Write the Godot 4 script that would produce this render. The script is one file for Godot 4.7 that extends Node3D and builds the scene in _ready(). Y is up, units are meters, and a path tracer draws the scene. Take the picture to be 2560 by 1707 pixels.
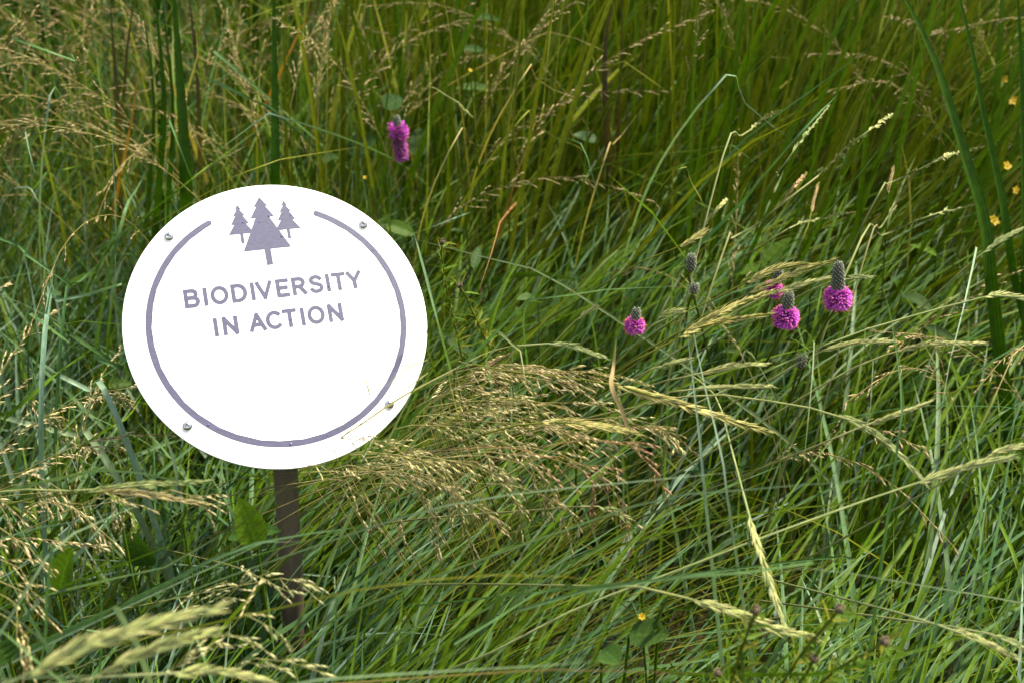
extends Node3D
# A small round sign on a post in tall lodged prairie grass under a bright overcast sky. y is up, units are metres.

var rng := RandomNumberGenerator.new()
var taken := {}
var mat := {}
var PAL := {
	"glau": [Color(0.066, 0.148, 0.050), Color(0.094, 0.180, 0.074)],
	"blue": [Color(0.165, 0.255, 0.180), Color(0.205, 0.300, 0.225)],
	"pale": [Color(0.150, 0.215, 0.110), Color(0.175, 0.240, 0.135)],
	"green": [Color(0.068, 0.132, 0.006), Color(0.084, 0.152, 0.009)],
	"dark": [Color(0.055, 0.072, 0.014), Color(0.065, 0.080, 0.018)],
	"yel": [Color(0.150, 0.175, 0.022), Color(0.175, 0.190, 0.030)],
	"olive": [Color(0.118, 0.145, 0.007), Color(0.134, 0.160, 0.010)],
	"straw": [Color(0.340, 0.270, 0.115), Color(0.400, 0.320, 0.150)],
	"straw2": [Color(0.120, 0.200, 0.070), Color(0.430, 0.270, 0.160)],
	"tan": [Color(0.330, 0.225, 0.110), Color(0.400, 0.285, 0.150)],
	"orange": [Color(0.300, 0.185, 0.070), Color(0.270, 0.130, 0.050)],
	"cream": [Color(0.300, 0.350, 0.130), Color(0.380, 0.400, 0.190)],
	"thin": [Color(0.200, 0.190, 0.080), Color(0.220, 0.210, 0.090)],
	"cat": [Color(0.026, 0.070, 0.005), Color(0.033, 0.082, 0.006)],
	"catd": [Color(0.026, 0.066, 0.006), Color(0.033, 0.080, 0.007)],
	"black": [Color(0.055, 0.043, 0.026), Color(0.070, 0.053, 0.032)],
	"litter": [Color(0.110, 0.082, 0.042), Color(0.140, 0.105, 0.055)],
}


class Buf:
	var P := PackedVector3Array()
	var N := PackedVector3Array()
	var C := PackedColorArray()
	var U := PackedVector2Array()
	var I := PackedInt32Array()

	# a grass blade: a folded ribbon along pts, w wide at its widest, tapering to a point (or to a cut end)
	func ribbon(pts: PackedVector3Array, w: float, c0: Color, c1: Color, face: Vector3, fold: float, twist: float, blunt: float, u0: float) -> void:
		var n := pts.size()
		var first := P.size()
		var run := 0.0
		for i in n:
			var t := float(i) / (n - 1)
			var a := pts[maxi(i - 1, 0)]
			var b := pts[mini(i + 1, n - 1)]
			var d := (b - a).normalized()
			var s := d.cross(face).normalized()
			if twist != 0.0:
				s = s.rotated(d, twist * t)
			var q := s.cross(d)
			var k := minf(1.0, 0.6 + 1.6 * t) * maxf(pow(1.0 - t * t * t, 0.85), blunt)
			var h := w * k * 0.5
			var p := pts[i]
			if i > 0:
				run += p.distance_to(pts[i - 1])
			var lift := q * (h * fold)
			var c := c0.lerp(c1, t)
			P.append(p - s * h + lift)
			P.append(p)
			P.append(p + s * h + lift)
			N.append((q + s * fold).normalized())
			N.append(q)
			N.append((q - s * fold).normalized())
			C.append(c); C.append(c); C.append(c)
			var v := run * 6.0
			U.append(Vector2(u0, v)); U.append(Vector2(u0 + 0.25, v)); U.append(Vector2(u0 + 0.5, v))
		for i in n - 1:
			var k := first + i * 3
			I.append(k); I.append(k + 3); I.append(k + 1)
			I.append(k + 1); I.append(k + 3); I.append(k + 4)
			I.append(k + 1); I.append(k + 4); I.append(k + 2)
			I.append(k + 2); I.append(k + 4); I.append(k + 5)

	func tube(pts: PackedVector3Array, r0: float, r1: float, c0: Color, c1: Color, sides := 4) -> void:
		var n := pts.size()
		var first := P.size()
		var ref := Vector3(0.31, 0.2, 0.93)
		for i in n:
			var t := float(i) / (n - 1)
			var d := (pts[mini(i + 1, n - 1)] - pts[maxi(i - 1, 0)]).normalized()
			var s := d.cross(ref).normalized()
			var q := s.cross(d)
			var r := lerpf(r0, r1, t)
			var c := c0.lerp(c1, t)
			for k in sides:
				var ang := TAU * k / sides
				var o := s * cos(ang) + q * sin(ang)
				P.append(pts[i] + o * r)
				N.append(o)
				C.append(c)
				U.append(Vector2(float(k) / sides * 0.5, t * 3.0))
		for i in n - 1:
			for k in sides:
				var a := first + i * sides + k
				var b := first + i * sides + (k + 1) % sides
				I.append(a); I.append(b); I.append(a + sides)
				I.append(b); I.append(b + sides); I.append(a + sides)

	# one pointed grain: a slim lens with four faces round
	func grain(base: Vector3, d: Vector3, long: float, wide: float, c0: Color, c1: Color) -> void:
		var s := d.cross(Vector3(0.57, 0.36, -0.74)).normalized()
		var q := s.cross(d)
		var m := base + d * (long * 0.38)
		var first := P.size()
		P.append(base); N.append(-d); C.append(c0); U.append(Vector2.ZERO)
		for k in 4:
			var o := s * cos(TAU * k / 4) + q * sin(TAU * k / 4)
			P.append(m + o * (wide * 0.5)); N.append((o + d * 0.15).normalized()); C.append(c0.lerp(c1, 0.4)); U.append(Vector2(0.1, 0.1))
		P.append(base + d * long); N.append(d); C.append(c1); U.append(Vector2.ONE)
		for k in 4:
			var a := first + 1 + k
			var b := first + 1 + (k + 1) % 4
			I.append(first); I.append(b); I.append(a)
			I.append(a); I.append(b); I.append(first + 5)

	# a rounded solid of revolution along an axis: prof = [along, radius] pairs
	func lathe(base: Vector3, d: Vector3, prof: Array, sides: int, c0: Color, c1: Color) -> void:
		var s := d.cross(Vector3(0.57, 0.36, -0.74)).normalized()
		var q := s.cross(d)
		var first := P.size()
		var n := prof.size()
		for i in n:
			var t := float(i) / (n - 1)
			var e0: Vector2 = prof[maxi(i - 1, 0)]
			var e1: Vector2 = prof[mini(i + 1, n - 1)]
			var sl := (e1 - e0).normalized()
			for k in sides + 1:
				var o := s * cos(TAU * k / sides) + q * sin(TAU * k / sides)
				P.append(base + d * prof[i].x + o * prof[i].y)
				N.append((o * sl.x - d * sl.y).normalized())
				C.append(c0.lerp(c1, t))
				U.append(Vector2(float(k) / sides, t))
		for i in n - 1:
			for k in sides:
				var a := first + i * (sides + 1) + k
				var b := a + 1
				I.append(a); I.append(b); I.append(a + sides + 1)
				I.append(b); I.append(b + sides + 1); I.append(a + sides + 1)

	# an oval leaf with a sunk midrib and a slightly wavy rim
	func leaf(base: Vector3, tip: Vector3, up: Vector3, w: float, c0: Color, c1: Color, sag: float, teeth: float) -> void:
		var first := P.size()
		var d := tip - base
		var L := d.length()
		d /= L
		var s := d.cross(up).normalized()
		var q := s.cross(d)
		var n := 12
		for i in n + 1:
			var t := float(i) / n
			var h := w * 0.5 * pow(sin(PI * pow(t, 0.8)), 0.75) + 0.0004
			if teeth > 0.0 and i % 2 == 1:
				h *= 1.0 + teeth
			var p := base + d * (L * t) - q * (sag * L * t * t)
			for k in 5:
				var x := (k - 2) / 2.0
				P.append(p + s * (x * h) + q * (absf(x) * h * 0.28 + 0.06 * h * sin(i * 1.9 + k)))
				N.append((q - s * (signf(x) * 0.26) + d * (0.10 * sin(i * 2.6))).normalized())
				C.append(c0.lerp(c1, absf(x) * 0.7 + 0.3 * t))
				U.append(Vector2(0.25 + x * 0.24, t))
		for i in n:
			for k in 4:
				var a := first + i * 5 + k
				I.append(a); I.append(a + 5); I.append(a + 1)
				I.append(a + 1); I.append(a + 5); I.append(a + 6)

	func mesh(m: Material) -> ArrayMesh:
		var arr := []
		arr.resize(Mesh.ARRAY_MAX)
		arr[Mesh.ARRAY_VERTEX] = P
		arr[Mesh.ARRAY_NORMAL] = N
		arr[Mesh.ARRAY_COLOR] = C
		arr[Mesh.ARRAY_TEX_UV] = U
		arr[Mesh.ARRAY_INDEX] = I
		var am := ArrayMesh.new()
		am.add_surface_from_arrays(Mesh.PRIMITIVE_TRIANGLES, arr)
		am.surface_set_material(0, m)
		return am


func numbered(called: String) -> String:
	var n: int = taken.get(called, 0)
	taken[called] = n + 1
	return called if n == 0 else "%s_%03d" % [called, n]


func tag(o: Node, label: String, category := "", group := "", kind := "") -> void:
	if label: o.set_meta("label", label)
	if category: o.set_meta("category", category)
	if group: o.set_meta("group", group)
	if kind: o.set_meta("kind", kind)


func thing(called: String, label: String, category: String, at: Vector3, group := "") -> Node3D:
	var o := Node3D.new()
	o.name = numbered(called)
	o.position = at
	add_child(o, true)
	tag(o, label, category, group)
	return o


func part(called: String, m: Mesh, parent: Node3D, kind := "") -> MeshInstance3D:
	var o := MeshInstance3D.new()
	o.name = called if parent != self else numbered(called)
	o.mesh = m
	parent.add_child(o, true)
	if kind: o.set_meta("kind", kind)
	return o


func vary(c: Color, amount: float) -> Color:
	var k := 1.0 + rng.randf_range(-amount, amount)
	return Color(c.r * k * (1.0 + rng.randf_range(-0.10, 0.10)), c.g * k, c.b * k * (1.0 + rng.randf_range(-0.12, 0.12)))


# a smooth curve through the given points, n pieces
func curve(pts: Array, n: int) -> PackedVector3Array:
	var c := Curve3D.new()
	c.bake_interval = 0.004
	var m := pts.size()
	for i in m:
		var a: Vector3 = pts[maxi(i - 1, 0)]
		var b: Vector3 = pts[mini(i + 1, m - 1)]
		var p: Vector3 = pts[i]
		var way := (b - a).normalized()
		c.add_point(p, -way * (p.distance_to(a) / 3.0), way * (p.distance_to(b) / 3.0))
	var out := PackedVector3Array()
	var L := c.get_baked_length()
	for i in n + 1:
		out.append(c.sample_baked(L * i / n, true))
	return out


# the same points, begun at the ground: the hidden lower part of a stem
func rooted(pts: Array) -> Array:
	var p: Vector3 = pts[0]
	var d: Vector3 = (p - pts[1]).normalized()
	var away := Vector3(p.x - eye.x, 0, p.z - eye.z).normalized()
	var foot := Vector3(p.x, 0.0, p.z) + Vector3(d.x, 0, d.z) * (p.y * 0.8) + away * (p.y * (0.8 if p.z > -0.8 else 1.7))
	for i in 12:
		if foot.lerp(p, i / 12.0).distance_to(Vector3(-0.15536, 0.38788, -0.68122)) < 0.12:
			foot = Vector3(p.x + 0.05, 0.0, p.z - p.y * 0.6)
			d = Vector3.ZERO
			break
	return [foot, foot.lerp(p, 0.55) + d * (p.y * 0.15)] + pts


func from_base(pts: PackedVector3Array, base: Vector3) -> PackedVector3Array:
	var out := PackedVector3Array()
	for p in pts: out.append(p - base)
	return out


func blade(called: String, category: String, label: String, pts: Array, w: float, tone: String, blunt := 0.0, grows := true) -> void:
	var all := rooted(pts) if grows else pts
	var base: Vector3 = all[0]
	var line := from_base(curve(all, 26), base)
	var b := Buf.new()
	var col: Array = PAL[tone]
	var way := Vector3(rng.randf_range(-0.4, 0.4), rng.randf_range(0.4, 0.9), 1.0).normalized()
	var turn := rng.randf_range(-0.5, 0.5)
	if called.contains("cattail"):
		way = Vector3(0.1, 0.45, 1.0).normalized()
		turn *= 0.4
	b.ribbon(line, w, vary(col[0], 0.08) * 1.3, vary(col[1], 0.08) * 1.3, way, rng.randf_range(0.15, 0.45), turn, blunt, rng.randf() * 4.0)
	var o := part(called, b.mesh(mat.leaf), self)
	o.position = base
	tag(o, label, category)


var spikelets := {}


# three overlapping pointed scales: one spikelet of a wheat-like spike, 1 unit long, along +y
func spikelet_mesh(tone: String, k: int) -> Mesh:
	var key := "%s%d" % [tone, k]
	if not spikelets.has(key):
		var b := Buf.new()
		var T := {
			"cream": [Color(0.23, 0.27, 0.07), Color(0.46, 0.43, 0.18)], "gold": [Color(0.28, 0.28, 0.07), Color(0.48, 0.40, 0.14)],
			"green": [Color(0.13, 0.19, 0.05), Color(0.29, 0.32, 0.12)], "straw": [Color(0.25, 0.22, 0.08), Color(0.38, 0.30, 0.14)], "tan": [Color(0.30, 0.20, 0.08), Color(0.40, 0.27, 0.14)],
		}
		var col: Array = T[tone]
		for j in 3:
			var d := Vector3((j - 1) * (0.06 + 0.016 * k), 1.0, 0.07 * (j % 2) - 0.02 * k).normalized()
			var long := [0.78, 1.0, 0.85][j] as float
			var base := Vector3((j - 1) * 0.03, 0.12 * (j % 2), 0.02 * j)
			var r := 0.047
			b.lathe(base, d, [Vector2(0, 0.01), Vector2(long * 0.18, r * 0.75), Vector2(long * 0.42, r), Vector2(long * 0.72, r * 0.62), Vector2(long, 0.004)], 6, vary(col[0].lerp(col[1], 0.2 * (k % 3)), 0.22), vary(col[1].lerp(col[0], 0.22 * ((k + 1) % 3)), 0.2))
		spikelets[key] = b.mesh(mat.seed)
	return spikelets[key]


func seed_spike(label: String, stem: Array, head: Array, w: float, tone: String, group := "") -> void:
	var all := rooted(stem)
	var base: Vector3 = all[0]
	var o := thing("seed_spike", label, "seed head", base, group)
	var b := Buf.new()
	var col: Array = PAL["yel" if tone in ["gold", "straw", "tan"] else "cream"]
	b.tube(from_base(curve(all + head, 30), base), 0.0011, 0.0005, vary(col[0], 0.1) * 0.8, vary(col[1], 0.1), 5)
	part("stem", b.mesh(mat.leaf), o)
	var fine := curve(head, 60)
	var L := 0.0
	for i in 60: L += fine[i].distance_to(fine[i + 1])
	var long := w * 3.0
	var n := clampi(int(L / (w * 0.92)), 6, 26)
	for i in n:
		var t := float(i) / n
		var at := t * 60.0
		var k := mini(int(at), 58)
		var p := fine[k].lerp(fine[k + 1], at - k)
		var d := (fine[mini(k + 2, 60)] - fine[k]).normalized()
		var s := d.cross(Vector3(0.15, 0.5, 0.85)).normalized()
		var side := 1.0 if i % 2 == 0 else -1.0
		var q := s.cross(d)
		var open := rng.randf_range(0.08, 0.26) * (1.0 - 0.4 * t)
		var dir := (d + s * (side * open) + q * rng.randf_range(-0.12, 0.12)).normalized()
		var size := long * (0.82 + 0.3 * sin(PI * minf(1.0, t + 0.15))) * rng.randf_range(0.75, 1.2) * (1.0 if t < 0.85 else 0.8)
		var x := dir.cross(q).normalized().rotated(dir, rng.randf_range(-0.5, 0.5))
		var m := part("spikelet", spikelet_mesh(tone, rng.randi() % 6), o)
		m.transform = Transform3D(Basis(x * size, dir * size, x.cross(dir) * size), p - base + s * (side * w * 0.10))


# a loose drooping panicle: fine branches with small grains, along the last part of the stem
func panicle_into(stem: Buf, seeds: Buf, line: PackedVector3Array, tone: String, full: float, start := 0.42) -> void:
	var T := {
		"tan": [Color(0.390, 0.330, 0.150), Color(0.640, 0.535, 0.310)], "gold": [Color(0.450, 0.405, 0.150), Color(0.680, 0.590, 0.300)], "red": [Color(0.397, 0.221, 0.116), Color(0.607, 0.362, 0.221)],
		"straw": [Color(0.330, 0.260, 0.110), Color(0.480, 0.380, 0.195)], "cream": [Color(0.345, 0.355, 0.142), Color(0.568, 0.528, 0.283)], "far": [Color(0.300, 0.230, 0.092), Color(0.430, 0.330, 0.160)],
	}
	var col: Array = T[tone]
	var n := line.size()
	var c := Color(0.190, 0.200, 0.055)
	stem.tube(line, 0.0006, 0.00025, c, col[0], 3)
	var L := 0.0
	for i in range(int(n * start), n - 1): L += line[i].distance_to(line[i + 1])
	var knots := maxi(5, int(L / 0.0065 * full))
	for j in knots:
		var t := start + (1.0 - start) * (j + rng.randf() * 0.6) / knots
		var f := minf(t, 0.999) * (n - 1)
		var k := int(f)
		var p := line[k].lerp(line[k + 1], f - k)
		var d := (line[k + 1] - line[k]).normalized()
		var out := Vector3(rng.randfn(), rng.randfn(), rng.randfn()).normalized()
		var reach := lerpf(0.026, 0.006, (t - start) / (1.0 - start)) * rng.randf_range(0.5, 1.15)
		var v := (d * 1.0 + out * 0.55).normalized()
		var br := PackedVector3Array([p])
		for s in 4:
			p += v * (reach / 4.0)
			v = (v + Vector3(0, -0.12, 0) + d * 0.12).normalized()
			br.append(p)
		if reach > 0.008:
			stem.tube(br, 0.00028, 0.00016, c, col[0], 3)
		var m := rng.randi_range(4, 8)
		var cc := vary(col[0], 0.18)
		var ct := vary(col[1], 0.15)
		for s in m:
			var g := br[4 - (s % 4)].lerp(br[3 - (s % 4)], rng.randf())
			var gd := (v + Vector3(rng.randf_range(-0.2, 0.2), rng.randf_range(-0.25, 0.1), rng.randf_range(-0.2, 0.2))).normalized()
			seeds.grain(g, gd, rng.randf_range(0.0040, 0.0064), rng.randf_range(0.0007, 0.00105), cc, ct)


func panicle(label: String, pts: Array, tone: String, group: String) -> void:
	var all := rooted(pts)
	var base: Vector3 = all[0]
	var o := thing("grass_panicle", label, "seed panicle", base, group)
	var line := from_base(curve(all, 34), base)
	var st := Buf.new()
	var se := Buf.new()
	var shown := 0.0
	for i in pts.size() - 1: shown += pts[i].distance_to(pts[i + 1])
	var total: float = shown + pts[0].distance_to(all[1]) + all[1].distance_to(all[0])
	panicle_into(st, se, line, tone, 0.85, 1.0 - 0.85 * shown / total)
	part("stem", st.mesh(mat.leaf), o)
	part("grains", se.mesh(mat.seed), o, "stuff")


func clover(label: String, at: Vector3, axis: Vector3, r: float, tall: float, kind: String, stem: Array) -> void:
	var pts := rooted([stem[1], stem[0], at - axis * (r * 0.9)])
	var base: Vector3 = pts[0]
	var o := thing("clover_flower", label, "flower", base)
	var b := Buf.new()
	b.tube(from_base(curve(pts, 24), base), 0.0011, 0.0008, PAL["green"][0], PAL["yel"][0], 6)
	part("stem", b.mesh(mat.leaf), o)
	for k in 5:
		var p: Vector3 = pts[1].lerp(pts[2], k / 4.0) - base
		var l := Buf.new()
		var way := Vector3(rng.randf_range(-1, 1), 0.5, rng.randf_range(-1, 1)).normalized()
		l.ribbon(PackedVector3Array([p, p + way * 0.006, p + way * 0.013 + Vector3(0, -0.001, 0), p + way * 0.019 + Vector3(0, -0.003, 0)]), 0.0016, PAL["green"][0], PAL["green"][1], Vector3.UP, 0.3, 0.2, 0.0, 0.0)
		part("leaflet", l.mesh(mat.leaf), o)
	var low := at - axis * (r * 0.75) - base
	var core := Buf.new()
	var cr := r * 0.41
	if kind == "bare": cr = r
	var ch := tall
	var body: Array = [Vector2(0, cr * 0.5), Vector2(ch * 0.12, cr * 0.92), Vector2(ch * 0.35, cr), Vector2(ch * 0.65, cr * 0.93), Vector2(ch * 0.85, cr * 0.72), Vector2(ch * 0.96, cr * 0.38), Vector2(ch, 0.0004)]
	core.lathe(low, axis, body, 14, Color(0.040, 0.045, 0.030), Color(0.050, 0.055, 0.040))
	part("cone", core.mesh(mat.seed), o)
	# rows of pointed green-grey buds wind up the cone
	var s := axis.cross(Vector3(0.3, 0.1, 0.9)).normalized()
	var q := s.cross(axis)
	var buds := Buf.new()
	var count := int(ch / 0.0011 * 8.0)
	for i in count:
		var t := (i + 0.5) / count
		var ang := i * 2.39996
		var y := t * ch * 0.97
		var rr := cr
		for e in body.size() - 1:
			if y >= body[e].x and y <= body[e + 1].x:
				rr = lerpf(body[e].y, body[e + 1].y, (y - body[e].x) / (body[e + 1].x - body[e].x))
		var out := s * cos(ang) + q * sin(ang)
		var g := Color(0.125, 0.140, 0.092) if i % 3 else Color(0.200, 0.205, 0.160)
		if kind == "column" and t < 0.62: g = Color(0.34, 0.11, 0.30)
		buds.grain(low + axis * y + out * (rr * 0.9), (axis * 0.8 + out * 0.62).normalized(), 0.0021, 0.0012, g * 0.9, g)
	part("buds", buds.mesh(mat.seed), o, "stuff")
	if kind == "bare":
		return
	var bloom := Buf.new()
	var dust := Buf.new()
	var y0 := -0.25
	var y1 := 0.95
	var np := 520
	if kind == "column":
		y0 = -0.1
		y1 = ch * 0.72 / r
		np = 620
	for i in np:
		var t := rng.randf()
		var ang := rng.randf() * TAU
		var out := s * cos(ang) + q * sin(ang)
		var y := lerpf(y0, y1, t) * r
		var bulge := sqrt(maxf(0.05, 1.0 - pow((t - 0.42) * 1.75, 2.0)))
		var p := low + axis * (y + r * 0.15) + out * (cr * 0.8)
		var d := (out + axis * ((t - 0.45) * 1.3) + Vector3(rng.randfn(), rng.randfn(), rng.randfn()) * 0.16).normalized()
		var reach := (r - cr * 0.8) * bulge * rng.randf_range(0.78, 1.02)
		if kind == "column": reach = (r - cr * 0.8) * rng.randf_range(0.75, 1.0) * (0.95 if t > 0.62 else 0.52)
		var m := p + d * (reach * 0.55)
		var e := p + d * reach
		var pink := Color(0.70, 0.110, 0.58).lerp(Color(0.60, 0.17, 0.68), rng.randf())
		if kind == "column" and t < 0.6: pink = Color(0.34, 0.06, 0.32).lerp(Color(0.46, 0.14, 0.44), rng.randf())
		bloom.ribbon(PackedVector3Array([p, m, e + axis * 0.0003, e + d * 0.0007 + axis * 0.0002]), rng.randf_range(0.0011, 0.0017), pink * 0.85, pink, (axis + out * 0.3 + Vector3(rng.randfn(), rng.randfn(), rng.randfn()) * 0.3).normalized(), 0.35, 0.4, 0.5, 0.0)
		if i % 3 == 0:
			var far := e + d * rng.randf_range(0.0004, 0.0016)
			dust.tube(PackedVector3Array([p + d * (reach * 0.6), far]), 0.00009, 0.00009, Color(0.62, 0.10, 0.25), Color(0.66, 0.12, 0.16), 3)
			dust.grain(far, d, 0.0008, 0.0005, Color(0.70, 0.20, 0.05), Color(0.75, 0.30, 0.05))
	part("petals", bloom.mesh(mat.petal), o, "stuff")
	part("stamens", dust.mesh(mat.petal), o, "stuff")


func feathery(label: String, pts: Array, group: String) -> void:
	var all := rooted(pts)
	var base: Vector3 = all[0]
	var o := thing("feathery_plant", label, "plant", base, group)
	var line := from_base(curve(all, 40), base)
	var b := Buf.new()
	b.tube(line, 0.0010, 0.0006, PAL["olive"][0], PAL["yel"][1], 5)
	part("stem", b.mesh(mat.leaf), o)
	for k in 36:
		var t := 0.60 + 0.40 * k / 35.0
		var f := minf(t, 0.999) * 40.0
		var i := int(f)
		var p := line[i].lerp(line[i + 1], f - i)
		var d := (line[i + 1] - line[i]).normalized()
		for j in 4:
			var way := (d * 0.5 + Vector3(rng.randfn(), rng.randfn() * 0.6 + 0.2, rng.randfn()).normalized()).normalized()
			var L := rng.randf_range(0.008, 0.015)
			var l := Buf.new()
			var g: Color = vary(Color(0.105, 0.180, 0.022) if rng.randf() < 0.7 else Color(0.16, 0.17, 0.02), 0.25)
			l.ribbon(PackedVector3Array([p, p + way * (L * 0.4), p + way * (L * 0.8) - Vector3(0, L * 0.05, 0), p + way * L - Vector3(0, L * 0.12, 0)]), rng.randf_range(0.0012, 0.0019), g, g, (Vector3.UP + way.cross(d) * 0.6).normalized(), 0.3, 0.3, 0.15, 0.0)
			part("leaflet", l.mesh(mat.leaf), o)
	var top := line[40]
	var up := (line[40] - line[39]).normalized()
	var tip := Buf.new()
	tip.lathe(top - Vector3(0, 0.001, 0), up, [Vector2(0, 0.0006), Vector2(0.0010, 0.0015), Vector2(0.0024, 0.0017), Vector2(0.0036, 0.0010), Vector2(0.0040, 0.0002)], 8, Color(0.06, 0.05, 0.03), Color(0.10, 0.075, 0.05))
	for k in 60:
		var o2 := up.cross(Vector3(0.3, 0.2, 0.9)).normalized().rotated(up, k * 2.4)
		tip.grain(top + up * (0.0035 * k / 60.0 - 0.001) + o2 * 0.0013, (up + o2 * 0.7).normalized(), 0.0017, 0.0006, Color(0.08, 0.06, 0.035), Color(0.16, 0.12, 0.08))
	part("bud", tip.mesh(mat.seed), o)


func broad_leaf(label: String, base: Vector3, tip: Vector3, w: float, tone: String) -> void:
	var T := {"bright": [Color(0.120, 0.215, 0.018), Color(0.145, 0.240, 0.022)], "leaf": [Color(0.050, 0.105, 0.020), Color(0.062, 0.122, 0.025)], "oval": [Color(0.052, 0.105, 0.030), Color(0.062, 0.120, 0.036)]}
	var col: Array = T[tone]
	var foot := Vector3(base.x, 0, base.z) + Vector3(base.x - tip.x, 0, base.z - tip.z) * 0.4
	var o := thing("leafy_plant", label, "leaf", foot)
	var b := Buf.new()
	b.tube(from_base(curve([foot, foot.lerp(base, 0.5) + Vector3(0, 0.02, 0), base], 8), foot), 0.0014, 0.0009, PAL["green"][0], PAL["green"][1], 5)
	part("stem", b.mesh(mat.leaf), o)
	var l := Buf.new()
	var up := Vector3(rng.randf_range(-0.3, 0.3), 1.0, rng.randf_range(0.2, 0.8)).normalized()
	l.leaf(base - foot, tip - foot, up, w, vary(col[0], 0.1), vary(col[1], 0.1), rng.randf_range(0.05, 0.2), 0.12 if label.contains("toothed") else 0.0)
	part("leaf", l.mesh(mat.broad), o)


func yellow_flower(label: String, at: Vector3, r: float) -> void:
	var foot := Vector3(at.x + 0.03, 0, at.z - 0.02)
	var o := thing("yellow_flower", label, "flower", foot, "small yellow flowers in the far grass")
	var b := Buf.new()
	b.tube(from_base(curve([foot, foot.lerp(at, 0.6), at], 10), foot), 0.001, 0.0007, PAL["green"][0], PAL["green"][1], 4)
	part("stem", b.mesh(mat.leaf), o)
	var face := Vector3(rng.randf_range(-0.4, 0.4), 0.7, 0.6).normalized()
	var s := face.cross(Vector3.RIGHT).normalized()
	for k in 6:
		var d := s.rotated(face, TAU * k / 6.0 + rng.randf_range(-0.2, 0.2))
		var l := Buf.new()
		l.leaf(at - foot, at - foot + (d + face * 0.25) * r, face, r * 0.62, Color(0.36, 0.25, 0.010), Color(0.42, 0.31, 0.014), 0.1, 0.0)
		part("petal", l.mesh(mat.petal), o)
	var c := Buf.new()
	c.lathe(at - foot, face, [Vector2(0, r * 0.25), Vector2(r * 0.15, r * 0.24), Vector2(r * 0.25, r * 0.12), Vector2(r * 0.28, 0.0002)], 8, Color(0.30, 0.16, 0.02), Color(0.36, 0.20, 0.03))
	part("eye", c.mesh(mat.seed), o)


# ---------------------------------------------------------------- the sign

func flat_shape(outline: PackedVector2Array, depth: float, m: Material) -> Mesh:
	var st := SurfaceTool.new()
	st.begin(Mesh.PRIMITIVE_TRIANGLES)
	var idx := Geometry2D.triangulate_polygon(outline)
	st.set_normal(Vector3.BACK)
	for i in range(0, idx.size(), 3):
		var a := outline[idx[i]]; var b := outline[idx[i + 1]]; var c := outline[idx[i + 2]]
		if (b - a).cross(c - a) > 0.0:
			var t := b; b = c; c = t
		for v in [a, b, c]:
			st.set_normal(Vector3.BACK); st.set_uv(v * 20.0); st.add_vertex(Vector3(v.x, v.y, depth))
	var n := outline.size()
	for i in n:
		var a := outline[i]; var b := outline[(i + 1) % n]
		var q := Vector3((b - a).y, -(b - a).x, 0).normalized()
		for v in [[a, depth], [a, 0.0], [b, depth], [b, depth], [a, 0.0], [b, 0.0]]:
			st.set_normal(q); st.set_uv(v[0] * 20.0); st.add_vertex(Vector3(v[0].x, v[0].y, v[1]))
	var am := st.commit()
	am.surface_set_material(0, m)
	return am


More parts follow.
